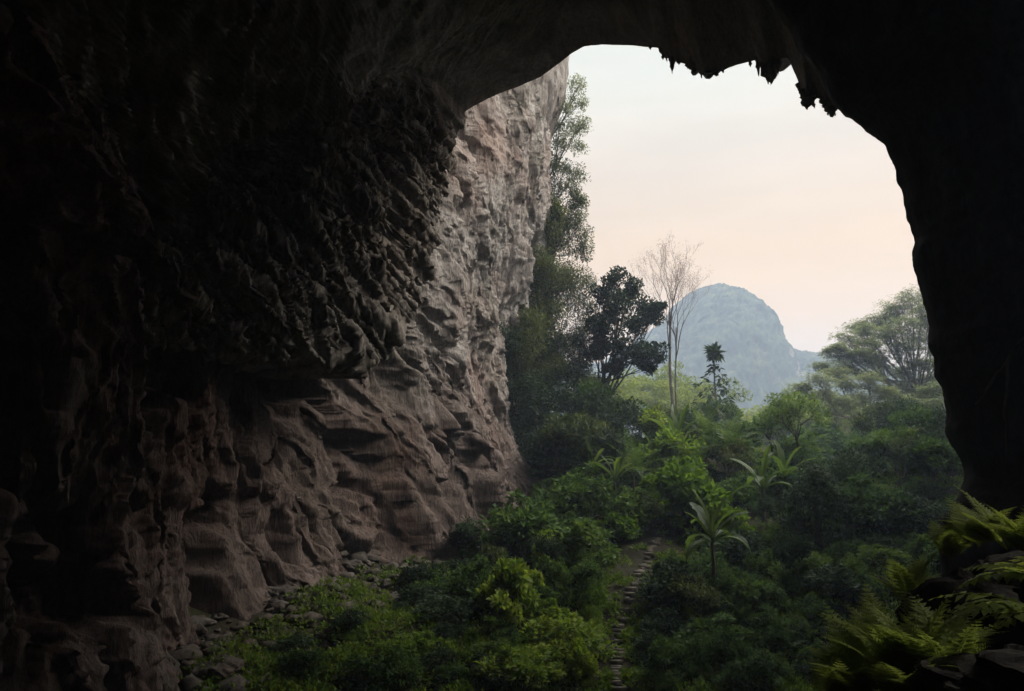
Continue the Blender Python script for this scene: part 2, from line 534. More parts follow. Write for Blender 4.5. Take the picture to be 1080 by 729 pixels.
tag(link('ground', gm, M_EARTH), 'mossy earth slope rising from the cave floor to the entrance', 'ground', kind='structure')

# ------------------------------------------------------------------ left wall of the cave, out to the daylit cliff
_FY = np.array([-50, -20, 5, 20, 30, 36, 42, 48, 54, 60, 65, 70, 75, 80, 86, 91, 95, 97.5, 100, 104, 112])
_FX = np.array([-26, -26, -25, -22.5, -20.4, -19.6, -18.8, -18.0, -17.0, -15.6, -12.0, -6.4, -4.4, -2.0, 0.2, 2.2, 3.4, 3.6, 1.6, -5.0, -22.0])


def wall_x(Y, Z):
    """Undisplaced inner face of the left wall."""
    # the deeper recess left of the daylit cliff slants down towards the cave floor
    shift = np.clip((24 - Z) * 0.18, -3, 6) * sstep(50, 62, Y) * sstep(86, 74, Y)
    f = np.interp(Y + shift, _FY, _FX)
    h = Z - np.interp(Y, [0, 40, 60, 80, 100], [-14, -12, -8, -3, 0])
    f = f + 3.0 * np.exp(-np.clip(h, -2, 99) / 3.2) * sstep(95, 80, Y) + 2.6 * sstep(13, 4, h) * sstep(80, 66, Y) * sstep(42, 58, Y)         # talus at the foot
    f = f - 0.16 * np.clip(Z - 12, 0, 30) * sstep(66, 52, Y)                     # leans back deeper inside
    f = f + 0.078 * np.clip(Z - 2, 0, 60) * sstep(70, 84, Y)                     # overhangs near the mouth
    f = f - 1.6 * np.exp(-((Z - 37) / 6.0) ** 2) * np.exp(-((Y - 96) / 5) ** 2)
    return f


def wall_point(Y, Z, off=0.0):
    return np.array((float(wall_x(np.array(Y, float), np.array(Z, float))) + off, Y, Z))


yy = np.concatenate([np.linspace(-50, 20, 40)[:-1], np.linspace(20, 34, 70)[:-1], np.linspace(34, 100, 600), np.linspace(100, 112, 30)[1:]])
zz = np.concatenate([np.linspace(-20, -15, 6)[:-1], np.linspace(-15, 42, 560), np.linspace(42, 80, 80)[1:]])
YY, ZZ = np.meshgrid(yy, zz, indexing='ij')
XX = wall_x(YY, ZZ)
# flow direction of the flutes: vertical on the cliff, slanting on the deep wall
slant = 0.75 * sstep(72, 55, YY) * sstep(2, 16, ZZ)
q = YY + slant * ZZ
wx_, wz_ = 1.5 * fbm(YY / 6, ZZ / 14, 0 * XX, 41, 4), 2.0 * fbm(YY / 7, ZZ / 7, XX / 9, 47, 4)
wf = 0.35 * fbm(YY / 1.1, ZZ / 3.0, 0 * XX, 43, 3)
q1, z1 = q + wx_ + wf, ZZ + wz_ + wf
big = fbm(q1 / 10, z1 / 26, 0 * XX, 51, 3)
med = ridged(q1 / 4.6, z1 / 34, 0 * XX, 57, 3) - 0.35
sml = ridged(q1 / 1.9, z1 / 15, 0 * XX, 61, 3) - 0.35
fin = fbm(q1 / 0.6, z1 / 2.2, 0 * XX, 67, 4)
m1 = sstep(-0.25, 0.35, fbm(YY / 6, ZZ / 8, XX / 9, 73, 3))
m2 = sstep(-0.2, 0.3, fbm(YY / 3, ZZ / 4, XX / 9, 75, 3))
f1 = facets(q1 / 4.6, z1 / 60.0, 201)
f2 = facets(q1 / 1.7, z1 / 26.0 + 0.1 * q1, 203)
f3 = facets(q1 / 0.7, z1 / 8.0 - 0.1 * q1, 205)
ledge = facets(q1 / 6.5, (ZZ - 0.28 * YY + 0.8 * wx_) / 2.1, 207)
crk = fbm((YY + 0.4 * wx_) / 1.7, (ZZ + wz_) / 6.5, 0 * XX, 221, 6, 0.62)
f4 = facets((q + wf * 2) / 1.0, (ZZ + wf) / 4.6 + 0.3 * YY, 223)
f5 = facets((q + wf) / 0.45, (ZZ + wf) / 1.7 - 0.3 * YY, 225)
cav = sstep(0.16, 0.40, fbm((q + wx_) / 4.2, (ZZ + wz_) / 11.0, 0 * XX, 241, 4)) * sstep(74, 66, YY)
lowmask = sstep(9, -2, ZZ) * sstep(92, 80, YY)
edge_calm = 1 - 0.65 * sstep(88, 97, YY)
disp = edge_calm * (-2.6 * cav + 2.6 * big + 1.5 * med * m1 + 0.60 * sml * m2 + 0.30 * fin + 0.42 * crk * (0.4 + m2) + 0.26 * f4 + 0.18 * f5 + 1.15 * f1 + 0.50 * f2 * (1.2 - 0.5 * m2) + 0.26 * f3 + 0.12 * lowmask * ledge)
vy = 0.9 * fbm(q1 / 3.5, z1 / 14, 0 * XX, 83, 3) + 0.5 * fbm(q1 / 1.2, z1 / 3.2, 0 * XX, 89, 3)
vz = 0.35 * fbm(q1 / 3.0, z1 / 5, 0 * XX, 97, 3)
P = np.stack([XX + disp, YY + vy * edge_calm, ZZ + vz], -1)
wm = build_mesh('cave_wall', P.reshape(-1, 3), grid_faces(len(yy), len(zz)), False)
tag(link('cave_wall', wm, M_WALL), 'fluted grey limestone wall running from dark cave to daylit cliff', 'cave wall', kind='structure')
WALL_GRID = (yy, zz, P)


def wall_surface(Y, Z):
    i = int(np.clip(np.searchsorted(yy, Y), 0, len(yy) - 1)); j = int(np.clip(np.searchsorted(zz, Z), 0, len(zz) - 1))
    return P[i, j].copy()


# ------------------------------------------------------------------ cave ceiling / vault with its lip
def resample(pts, n):
    pts = np.asarray(pts, float)
    d = np.concatenate(([0], np.cumsum(np.linalg.norm(np.diff(pts, axis=0), axis=1))))
    t = np.linspace(0, d[-1], n)
    return np.stack([np.interp(t, d, pts[:, k]) for k in range(pts.shape[1])], 1)


def smooth_loop(pts, n, passes):
    p = resample(pts, n)
    for _ in range(passes):
        p[1:-1] = 0.25 * p[:-2] + 0.5 * p[1:-1] + 0.25 * p[2:]
    return p


NL = 1300
lip_px = [(-140, 520, 30), (-60, 480, 32), (20, 425, 35), (90, 395, 38), (140, 372, 40), (175, 352, 42), (215, 356, 44), (255, 366, 46), (300, 362, 48), (335, 376, 50), (362, 372, 52), (385, 384, 53), (402, 368, 54.5),
          (425, 345, 56), (440, 318, 57), (446, 290, 58), (457, 262, 59), (462, 225, 60.5), (470, 190, 62), (473, 160, 63), (482, 138, 64), (490, 116, 65), (515, 104, 65.5), (530, 97, 65), (548, 91, 64.5),
          (570, 81, 63.5), (590, 67, 62), (603, 57, 61), (616, 50, 60), (635, 47.5, 58.5), (665, 48, 56.5), (694, 50, 54.5), (698, 56, 54), (708, 63, 53.5),
          (722, 66, 53), (734, 71, 52), (745, 79, 51), (757, 76, 50.5), (770, 70, 49.5), (785, 66, 48.5), (798, 63, 47), (806, 74, 46.5), (813, 80, 46), (820, 72, 45.5), (824, 62, 45),
          (831, 62, 44.5), (838, 78, 44), (846, 96, 43), (853, 107, 42), (862, 103, 41.5), (868, 107, 41), (876, 116, 40.5), (884, 110, 40), (888, 104, 39.5),
          (900, 112, 39), (940, 160, 37.5), (990, 250, 36), (1030, 350, 35), (1060, 470, 34), (1070, 640, 34)]
lip = np.array([at(*q_) for q_ in lip_px])
L0 = smooth_loop(lip, NL, 2)
tt = np.linspace(0, 1, NL)
T_CORNER = float(tt[int(np.argmin(np.linalg.norm(L0 - at(510, 106, 65.4), axis=1)))])
_fl = sstep(T_CORNER, T_CORNER - 0.05, tt)
_ph = tt * 60
L0[:, 2] -= _fl * (1.5 * ridged(_ph, 0 * tt, 0 * tt, 231, 4, 0.7) - 0.3)
L0[:, 0] += _fl * 0.9 * fbm(_ph * 1.3, 0 * tt + 5, 0 * tt, 233, 4, 0.65)
L0[:, 1] += _fl * 0.9 * fbm(_ph * 1.1, 0 * tt + 9, 0 * tt, 235, 4, 0.65)


def _nearest(px, py, Y):
    return int(np.argmin(np.linalg.norm(L0 - at(px, py, Y), axis=1)))


ANCH = [0, _nearest(490, 114, 65), _nearest(640, 46, 58), _nearest(886, 107, 39.7), NL - 1]


def loop(pts3, anchors, passes=60):
    """A ring of the vault whose left corner, crown and right shoulder line up with those of the lip."""
    p = np.asarray(pts3, float)
    idx = [0] + list(anchors) + [len(p) - 1]
    out_ = []
    for k in range(4):
        a, b_ = idx[k], idx[k + 1]
        ts = np.linspace(a, b_, max(2, 40))
        piece = np.stack([np.interp(ts, np.arange(len(p)), p[:, c]) for c in range(3)], 1)
        n_ = ANCH[k + 1] - ANCH[k] + 1
        q_ = resample(piece, n_)
        out_.append(q_ if k == 3 else q_[:-1])
    o_ = np.concatenate(out_)
    for _ in range(passes):
        o_[1:-1] = 0.25 * o_[:-2] + 0.5 * o_[1:-1] + 0.25 * o_[2:]
    return o_


def relax(o_, passes):
    o_ = o_.copy()
    for _ in range(passes):
        o_[1:-1] = 0.25 * o_[:-2] + 0.5 * o_[1:-1] + 0.25 * o_[2:]
    return o_


def sec(Yl, Yr, pts):
    n = len(pts)
    return [(x, Yl + (Yr - Yl) * k / (n - 1), z) for k, (x, z) in enumerate(pts)]


S1 = loop([(-27, 20, 1), (-25, 27, 3.5), (-23.5, 34, 7), (-21.5, 40, 12), (-17, 46, 19), (-11.5, 51, 25.5), (-5, 53, 31.5), (1, 51, 36.5), (6, 47, 37), (10.5, 43, 35), (15.5, 37, 29), (18, 33, 18), (21, 29, 8), (22, 27, -6), (22, 27, -18)], (5, 7.5, 10))
S2 = loop(sec(28, 20, [(-27, -20), (-27, 0), (-26, 12), (-21, 22), (-12, 30), (-2, 35), (8, 35), (17, 30), (23, 18), (26, 0), (26, -20)]), (4, 5.5, 7))
S3 = loop(sec(2, 2, [(-28, -20), (-28, 0), (-27, 12), (-22, 22), (-12, 30), (-2, 34), (8, 34), (18, 29), (25, 18), (28, 0), (28, -20)]), (4, 5.5, 7))
S4 = loop(sec(-34, -34, [(-26, -20), (-26, 0), (-25, 10), (-18, 20), (-8, 26), (0, 28), (8, 26), (16, 20), (22, 10), (25, 0), (25, -20)]), (3.6, 5, 6.4))
S5 = np.stack([np.interp(tt, [0, 1], [-26, 25]), np.full(NL, -44.0), np.interp(tt, [0, 0.5, 1], [-20, -16, -20])], 1)
# outer face: rolls round the lip, then rises as the outside cliff
rad = np.stack([L0[:, 0] - 2, np.zeros(NL), L0[:, 2] - 6], 1)
rad /= np.linalg.norm(rad, axis=1)[:, None]
outw = np.array((0.35, 0.94, 0.0))
O1 = L0 + rad * 1.2 + outw * 1.0
O2 = relax(L0, 20) + rad * 6 + outw * 2.6
O3 = relax(L0, 60) + rad * 26 + outw * 2.0
keys = [S5, S4, S3, S2, S1, L0, O1, O2, O3]
counts = [8, 16, 26, 60, 210, 8, 10, 14]
rows = []
for k in range(len(keys) - 1):
    a, b_ = keys[k], keys[k + 1]
    pm = keys[k - 1] if k else a
    pn = keys[k + 2] if k + 2 < len(keys) else b_
    for s in np.linspace(0, 1, counts[k], endpoint=False):
        if keys[k + 1] is L0:      # bulge: the vault stays high and then comes down to the lip
            w = s
            rows.append(a * (1 - w) + b_ * w + np.array((0, 0, 1.0)) * 2.6 * math.sin(math.pi * w))
        else:
            rows.append(a * (1 - s) + b_ * s)
rows.append(keys[-1])
CG = np.stack(rows, 0)
CX, CYv, CZ = CG[..., 0], CG[..., 1], CG[..., 2]
du = np.gradient(CG, axis=0); dv = np.gradient(CG, axis=1)
CN = np.cross(dv, du); CN /= np.linalg.norm(CN, axis=-1)[..., None] + 1e-9
acr = tt[None, :] * 95 + 0 * CX            # around the vault
dq = 1.8 * fbm(CX / 9, CYv / 9, CZ / 9, 111, 3)
aln = CYv
flank = sstep(T_CORNER - 0.005, T_CORNER - 0.06, tt)[None, :] + 0 * CX
dd = 1.5 * fbm(CX / 11, CYv / 11, CZ / 11, 113, 3) + 0.85 * (ridged((acr + 0.9 * aln + dq) / 2.4, (aln - 0.6 * acr) / 13, 0 * acr, 117, 3) - 0.35) * (0.35 + flank) \
    + 0.50 * (ridged((acr + 0.9 * aln + dq) / 0.85, (aln - 0.6 * acr) / 6.5, 0 * acr, 119, 4, 0.6) - 0.35) * (0.35 + flank) + 0.18 * fbm(CX / 1.6, CYv / 1.6, CZ / 1.6, 127, 5, 0.6) + 0.4 * facets((acr + 0.9 * aln + dq) / 0.9, (aln - 0.6 * acr) / 6.0, 211) * (0.4 + flank)
n_in = sum(counts[:5])
row_w = np.interp(np.arange(len(rows)), [0, n_in - 150, n_in - 70, n_in - 3, n_in, n_in + 4, n_in + 30], [1, 1, 0.45, 0.10, 0.08, 0.25, 0.9])[:, None]
row_w = np.maximum(row_w, flank * np.interp(np.arange(len(rows)), [0, n_in - 30, n_in, n_in + 3, n_in + 9], [0.9, 0.9, 0.38, 0.25, 0.0])[:, None])
CG = CG - CN * (dd * row_w)[..., None]
cf = grid_faces(CG.shape[0], CG.shape[1])
cc_ = CG.reshape(-1, 3)[cf].mean(axis=1)
# unseen opening added in the right flank so the sun brightens the near ferns
_o, _d = np.array((4.6, 8.2, -2.3)), np.array(sun_dir)
_t = (cc_ - _o) @ _d
_r = np.linalg.norm(cc_ - _o - _t[:, None] * _d, axis=1)
gap = (_t > 5) & (_r < 4.3 + 1.2 * perlin(cc_[:, 1] / 2, cc_[:, 2] / 2, 0 * cc_[:, 0], 3))
cm = build_mesh('cave_ceiling', CG.reshape(-1, 3), cf[~gap], False)
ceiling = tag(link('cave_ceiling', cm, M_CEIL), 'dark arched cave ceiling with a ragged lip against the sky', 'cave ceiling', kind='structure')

# hanging stalactites along the lip
rng = np.random.default_rng(5)


def stalactite(px, py, Y, length, width, seed):
    g = Geo()
    r_ = np.random.default_rng(seed)
    p0 = at(px, py, Y)
    n = 9
    tz = np.linspace(-0.25, 1, n)
    pts = np.stack([0.12 * width * r_.normal(size=n).cumsum() * 0.5, 0.1 * width * r_.normal(size=n), -tz * length], 1)
    g.tube(pts, np.maximum(0.03, width * (1 - np.clip(tz, 0, 1)) ** 0.8 * (1 + 0.25 * r_.normal(size=n))), 7)
    o = link('stalactite', g.mesh('stalactite', False), M_CEIL, ceiling, p0)
    return o


for k, (px, py, Y, ln, wd) in enumerate([(700, 53, 54, 0.8, 0.35), (710, 62, 53.5, 1.2, 0.3), (703, 56, 54, 0.7, 0.2), (733, 68, 52, 0.9, 0.5), (748, 77, 51, 0.4, 0.4), (755, 76, 50.5, 0.35, 0.25),
                                         (800, 64, 47, 1.1, 0.22), (813, 76, 46, 0.9, 0.45), (820, 68, 45.5, 0.7, 0.3), (853, 104, 42, 0.7, 0.4), (847, 98, 42.5, 0.5, 0.3), (876, 111, 40.5, 0.75, 0.4),
                                         (868, 105, 41, 0.5, 0.25), (884, 106, 40, 0.4, 0.25), (806, 70, 46.5, 0.5, 0.3), (716, 64, 53.2, 0.35, 0.18), (726, 67, 52.6, 0.45, 0.25), (739, 73, 51.6, 0.7, 0.22), (762, 73, 50, 0.3, 0.2), (791, 64, 47.8, 0.45, 0.16), (809, 74, 46.3, 1.0, 0.18),
                                         (816, 77, 46, 0.55, 0.16), (843, 90, 43.4, 0.45, 0.2), (857, 106, 42, 0.5, 0.16), (872, 112, 40.8, 0.55, 0.22), (880, 112, 40.2, 0.6, 0.16), (686, 49, 55, 0.3, 0.15)]):
    stalactite(px, py, Y, ln, wd, 300 + k)

# ------------------------------------------------------------------ right wall of the cave: the near black rib
rib_px = [(1010, 900), (1004, 760), (1000, 640), (999, 560), (1004, 540), (1017, 522), (1028, 506), (1024, 490), (1014, 474), (1006, 458), (1011, 440), (1010, 428), (1000, 410), (991, 392), (988, 372),
          (991, 352), (986, 330), (979, 298), (973, 262), (961, 222), (952, 184), (936, 150), (918, 128), (901, 114), (888, 100), (873, 78), (858, 50), (842, 28), (826, 8), (806, -20),
          (770, -60), (700, -110), (600, -150), (450, -160), (250, -130)]
rib = np.array([at(px, py, 28.0) for px, py in rib_px])
NR = 420
R0 = smooth_loop(rib, NR, 1)
_tr = np.linspace(0, 1, NR) * 70
_c = R0 - np.array((0, 28.0, 0)); _c[:, 1] = 0; _c /= np.linalg.norm(_c, axis=1)[:, None]
R0 += _c * (0.34 * fbm(_tr / 3.0, 0 * _tr, 0 * _tr, 251, 2) + 0.22 * fbm(_tr, 0 * _tr, 0 * _tr, 253, 4, 0.65))[:, None]
cen = np.array((0.0, 28.0, 0.0))
rr = R0 - cen
rr[:, 1] = 0
rr /= np.linalg.norm(rr, axis=1)[:, None]
rrow = []
for s in np.linspace(0, 1, 60):                 # from deep inside out to the rim
    y = 15 + 13 * s
    rrow.append(R0 + rr * (1.0 * (1 - s) ** 1.2 * 4.5 - 1.8 * math.sin(math.pi * s) * 0.0) + np.array((0, y - 28, 0)))
for s in np.linspace(0, 1, 26)[1:]:             # round the rim and back outwards
    a_ = s * math.pi * 0.55
    rrow.append(smooth_loop(R0, NR, int(1 + 12 * s)) + rr * (3.2 * (1 - math.cos(a_)) + 22 * max(0, s - 0.55)) + np.array((0, 2.8 * math.sin(a_), 0)))
zlow = sstep(16, 6, R0[:, 2]) * (np.arange(NR) < NR * 0.6)
last = rrow[-1]
for s in np.linspace(0, 1, 24)[1:]:             # added unseen outer wall along the valley side, blocking light from the left wall
    k_ = s ** 1.3
    rrow.append(last + zlow[:, None] * np.array((0.66, 0.95, 0.0)) * 95 * k_ + np.array((0, 0, 1.0)) * (zlow * 28 * k_)[:, None] * (R0[:, 2:3] > 4) + rr * 4 * k_)
RG = np.stack(rrow, 0)
du = np.gradient(RG, axis=0); dv = np.gradient(RG, axis=1)
RN = np.cross(du, dv); RN /= np.linalg.norm(RN, axis=-1)[..., None] + 1e-9
X_, Y_, Z_ = RG[..., 0], RG[..., 1], RG[..., 2]
rd = 0.9 * fbm(X_ / 6, Y_ / 6, Z_ / 6, 131, 3) + 0.35 * (ridged(Y_ / 1.6, X_ / 3, Z_ / 6, 137, 3) - 0.3) + 0.30 * fbm(X_ / 1.3, Y_ / 1.3, Z_ / 1.3, 139, 5, 0.6)
rw = np.interp(np.arange(len(RG)), [0, 45, 57, 60, 64, 85, 110], [1, 0.8, 0.4, 0.34, 0.4, 1.0, 2.5])[:, None]
RG = RG + rr[None] * (np.abs(rd) * rw)[..., None]
rm = build_mesh('right_cave_wall', RG.reshape(-1, 3), grid_faces(RG.shape[0], RG.shape[1], flip=True), False)
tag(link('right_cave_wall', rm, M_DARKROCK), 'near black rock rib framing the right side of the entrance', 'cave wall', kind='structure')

# ------------------------------------------------------------------ distant karst hill
HY = 640.0


def hill_profile(px):
    return np.interp(px, [420, 560, 640, 690, 712, 728, 745, 765, 785, 800, 812, 825, 845, 870, 900, 960, 1040, 1200],
                     [400, 392, 378, 348, 335, 315, 304, 301, 304, 313, 328, 354, 366, 368, 372, 384, 400, 420])


nx, nyh = 420, 200
hx = np.linspace(-140, 480, nx)
hy = np.linspace(-1, 1.3, nyh)
HXg, HT = np.meshgrid(hx, hy, indexing='ij')
crest = np.array([at(540 + 780 * x / (HY / 0.99), 340, HY)[0] for x in hx])
pxs = 534 + 780 * hx / HY * 1.09
top = np.array([at(p_, hill_profile(p_), HY)[2] for p_ in pxs])
for _ in range(2):
    top[1:-1] = 0.25 * top[:-2] + 0.5 * top[1:-1] + 0.25 * top[2:]
depth = 40 + 0.75 * np.clip(top, 0, 200)
HYg = HY + HT * depth[:, None]
shape = np.clip(1 - np.abs(HT) ** 2.6, 0, 1) ** 0.75
HZ = -24 + (top[:, None] + 24) * shape
lump = np.abs(fbm(HXg / 6, HYg / 6, HZ / 6, 151, 4, 0.6))
HZ2 = HZ - 5.0 * shape + shape ** 0.5 * (1.6 * fbm(HXg / 34, HYg / 34, HZ / 40, 149, 3) + 4.5 * (0.4 - lump))
HX2 = HXg + 4.0 * fbm(HXg / 20, HYg / 20, HZ / 12, 157, 3)
HY2 = HYg - 5.0 * (0.4 - lump) * 1.5 + 6.0 * fbm(HXg / 25, HYg / 25, HZ / 15, 159, 3)
hm = build_mesh('hill', np.stack([HX2, HY2, HZ2], -1).reshape(-1, 3), grid_faces(nx, nyh, flip=True), False)
m, nd, lk, out = new_mat('forested_hill')
b = nd.new('ShaderNodeBsdfPrincipled'); b.inputs['Roughness'].default_value = 1.0; b.inputs['Specular IOR Level'].default_value = 0.0
n1 = noise_tex(nd, lk, 0.12, 8, 0.7)
r1 = ramp(nd, [(0.35, (0.012, 0.02, 0.012)), (0.52, (0.05, 0.065, 0.03)), (0.68, (0.13, 0.14, 0.06))])
lk.new(n1.outputs['Fac'], r1.inputs['Fac'])
n2 = noise_tex(nd, lk, 0.035, 7, 0.7, (1, 1, 0.6))
r2 = ramp(nd, [(0.60, (0, 0, 0)), (0.70, (0.7, 0.7, 0.7))])
lk.new(n2.outputs['Fac'], r2.inputs['Fac'])
mx = nd.new('ShaderNodeMix'); mx.data_type = 'RGBA'; mx.inputs['B'].default_value = (0.48, 0.40, 0.33, 1)
lk.new(r2.outputs['Color'], mx.inputs['Factor']); lk.new(r1.outputs['Color'], mx.inputs['A'])
lk.new(mx.outputs['Result'], b.inputs['Base Color']); lk.new(b.outputs[0], out.inputs['Surface'])
tag(link('hill', hm, m), 'hazy blue domed limestone hill covered in forest', 'hill', kind='structure')

# ------------------------------------------------------------------ haze
hb = Geo()
x0, x1, y0, y1, z0, z1_ = -910, 910, -70, 1110, -60, 150
hb.add([(x0, y0, z0), (x1, y0, z0), (x1, y1, z0), (x0, y1, z0), (x0, y0, z1_), (x1, y0, z1_), (x1, y1, z1_), (x0, y1, z1_)],
       [(0, 3, 2, 1), (4, 5, 6, 7), (0, 1, 5, 4), (1, 2, 6, 5), (2, 3, 7, 6), (3, 0, 4, 7)])
m, nd, lk, out = new_mat('haze_air')
pv = nd.new('ShaderNodeVolumePrincipled')
pv.inputs['Color'].default_value = (0.62, 0.75, 1.0, 1)
pv.inputs['Density'].default_value = 0.0010
pv.inputs['Anisotropy'].default_value = 0.2
lk.new(pv.outputs[0], out.inputs['Volume'])
tag(link('haze', hb.mesh('haze'), m), 'pale morning haze filling the valley air', 'haze', kind='stuff')

# ------------------------------------------------------------------ plants: builders
def rand_dirs(r, n):
    d = r.normal(size=(n, 3))
    return d / np.linalg.norm(d, axis=1)[:, None]


def curve_pts(p0, p1, bend, n=6, r=None):
    t = np.linspace(0, 1, n)[:, None]
    p = (1 - t) * p0 + t * p1
    return p + np.sin(t * math.pi) * bend


def clump(g, r, c, rad, n, L, W, up=0.35, flat=1.0, droop=0.0):
    """n leaves spread through a lumpy ball at c, facing outwards and upwards."""
    d = rand_dirs(r, n)
    rr_ = rad * (0.35 + 0.65 * r.random(n) ** 0.5)
    pos = c + d * rr_[:, None] * np.array((1, 1, flat))
    ax = d * 0.7 + rand_dirs(r, n) * 0.7 + np.array((0, 0, up - droop))
    nn = d * 0.5 + np.array((0, 0, 0.9)) + rand_dirs(r, n) * 0.6
    s = 0.7 + 0.6 * r.random(n)
    g.leaves(pos, ax, nn, L * s, W * s)


def make_shrub(name, seed, h, w, n_cl, n_leaf, L, W, mat, label, cat='shrub', group=None, arch=False, bark=None, loc=(0, 0, -500)):
    r = np.random.default_rng(seed)
    g, st = Geo(), Geo()
    ph1, ph2, am = r.random() * 6.28, r.random() * 6.28, 0.28 + 0.2 * r.random()
    for k in range(n_cl + 6):
        a = r.random() * 2 * math.pi
        el = math.acos(1 - r.random() * 1.0) if k else 0.1
        rr_ = (0.55 + 0.45 * r.random())
        c = np.array((math.cos(a) * math.sin(el) * w * 0.5, math.sin(a) * math.sin(el) * w * 0.5, h * (0.30 + 0.66 * math.cos(el)))) * np.array((rr_, rr_, 0.75 + 0.25 * rr_))
        lob = 1 + am * math.sin(2 * a + ph1) + 0.22 * math.sin(3 * a + ph2)
        c = c * np.array((lob, lob, 0.72 + 0.28 * lob))
        cr = (0.10 + 0.17 * r.random()) * (w + h) * 0.5
        c[2] = min(c[2], h - cr * 0.3)
        if k >= n_cl:                       # shoots standing out of the mass
            c = c * np.array((1.15, 1.15, 1.28)); cr *= 0.5
        clump(g, r, c, cr, n_leaf, L, W, flat=0.75, droop=0.25 if arch else 0.0)
        if k % 2 == 0:
            p0 = np.array((r.normal() * 0.08 * w, r.normal() * 0.08 * w, -0.15))
            st.tube(curve_pts(p0, c, np.array((0, 0, 0.12 * h)), 5), np.linspace(0.035, 0.012, 5) * (0.6 + 0.2 * h), 5)
    t = thing(name, loc, label, cat, group)
    link('foliage', g.mesh('foliage'), mat, t)
    link('stem', st.mesh('stem', True), bark or B_DARK, t)
    return t


def branch(g, r, p, d, length, rad, depth, tips, spread=0.6, taper=0.62, kids=(2, 4), up=0.15, shrink=0.68, wig=0.12, sides=6, rmin=0.0):
    n = 5
    pts = [np.array(p, float)]
    dd_ = np.array(d, float)
    for _ in range(n):
        dd_ = dd_ + r.normal(size=3) * wig + np.array((0, 0, up * 0.25))
        dd_ /= np.linalg.norm(dd_)
        pts.append(pts[-1] + dd_ * length / n)
    g.tube(np.array(pts), np.maximum(rmin, np.linspace(rad, rad * taper, n + 1)), sides if depth > 1 else max(3, sides - 2))
    if depth == 0:
        tips.append((pts[-1], dd_.copy(), pts))
        return
    k = int(r.integers(kids[0], kids[1] + 1))
    base_a = r.random() * 6.28
    ref = np.cross(dd_, (0.3, 0.2, 1.0)); ref /= np.linalg.norm(ref) + 1e-9
    ref2 = np.cross(dd_, ref)
    for i in range(k):
        a = base_a + i * 6.28 / k + r.normal() * 0.3
        sp = spread * (0.7 + 0.6 * r.random())
        nd_ = dd_ * math.cos(sp) + (math.cos(a) * ref + math.sin(a) * ref2) * math.sin(sp) + np.array((0, 0, up))
        nd_ /= np.linalg.norm(nd_)
        st_ = pts[-1] if i < 2 else pts[int(r.integers(2, n))]
        branch(g, r, st_, nd_, length * shrink * (0.8 + 0.4 * r.random()), rad * taper * (0.75 if i else 0.95), depth - 1, tips, spread, taper, kids, up, shrink, wig, sides, rmin)


def leaf_tree(name, loc, label, seed, height, trunk_h, rad, depth, leaf, bark, nleaf, L, W, cl_rad, spread=0.6, kids=(2, 4), up=0.15, flat=0.75, shrink=0.68, lean=(0, 0), cat='tree', group=None, first=None, drop=0.0, wig=0.12):
    r = np.random.default_rng(seed)
    tr, cr = Geo(), Geo()
    tips = []
    d0 = np.array((lean[0], lean[1], 1.0)); d0 /= np.linalg.norm(d0)
    n = 7
    pts = [np.array((0, 0, -0.5))]
    d = d0.copy()
    for _ in range(n):
        d = d + r.normal(size=3) * 0.05; d /= np.linalg.norm(d)
        pts.append(pts[-1] + d * (trunk_h + 0.5) / n)
    rr_ = np.linspace(rad, rad * 0.7, n + 1); rr_[0] *= 1.5
    tr.tube(np.array(pts), rr_, 9)
    ln = first or (height - trunk_h) * 0.42
    k = int(r.integers(3, 5))
    for i in range(k):
        a = i * 6.28 / k + r.normal() * 0.3
        s = spread * (0.6 + 0.5 * r.random())
        nd_ = d * math.cos(s) + np.array((math.cos(a), math.sin(a), 0)) * math.sin(s)
        branch(tr, r, pts[-1] if i < 3 else pts[-2], nd_, ln * (0.85 + 0.3 * r.random()), rad * 0.5, depth, tips, spread, 0.62, kids, up, shrink, wig)
    for p, dd_, path in tips:
        clump(cr, r, p, cl_rad * (0.7 + 0.6 * r.random()), nleaf, L, W, flat=flat, droop=drop)
        clump(cr, r, path[2], cl_rad * 0.6, nleaf // 3, L, W, flat=flat, droop=drop)
    t = thing(name, loc, label, cat, group)
    link('trunk', tr.mesh('trunk', True), bark, t)
    link('crown', cr.mesh('crown'), leaf, t)
    return t


def blade(g, base, az, elev, length, width, droop, r, tears=0.0, nseg=10):
    """A broad arching leaf (banana): two half blades along a midrib, with torn margins."""
    t = np.linspace(0, 1, nseg)
    h = np.array((math.cos(az), math.sin(az), 0.0))
    s = np.array((-math.sin(az), math.cos(az), 0.0))
    ang = elev - droop * t ** 1.3
    seg = length / (nseg - 1)
    mid = [np.array(base, float)]
    for k in range(nseg - 1):
        mid.append(mid[-1] + (h * math.cos(ang[k]) + np.array((0, 0, math.sin(ang[k])))) * seg)
    mid = np.array(mid)
    upv = np.stack([-h * math.sin(a_) + np.array((0, 0, math.cos(a_))) for a_ in ang])
    w = width * 0.5 * np.clip(np.sin(np.clip((t - 0.06) / 0.94, 0, 1) * math.pi) ** 0.55, 0, 1)
    w[0] = 0.02
    for sgn in (-1, 1):
        jag = 1 - tears * r.random(nseg)
        edge = mid + sgn * s * (w * jag)[:, None] + upv * (w * 0.28)[:, None] * (1 if r.random() < 0.85 else -0.5)
        v = np.concatenate([mid, edge])
        i = np.arange(nseg - 1)
        f = np.stack([i, i + 1, nseg + i + 1, nseg + i], 1)
        if sgn < 0: f = f[:, ::-1]
        g.add(v, f)
    return mid


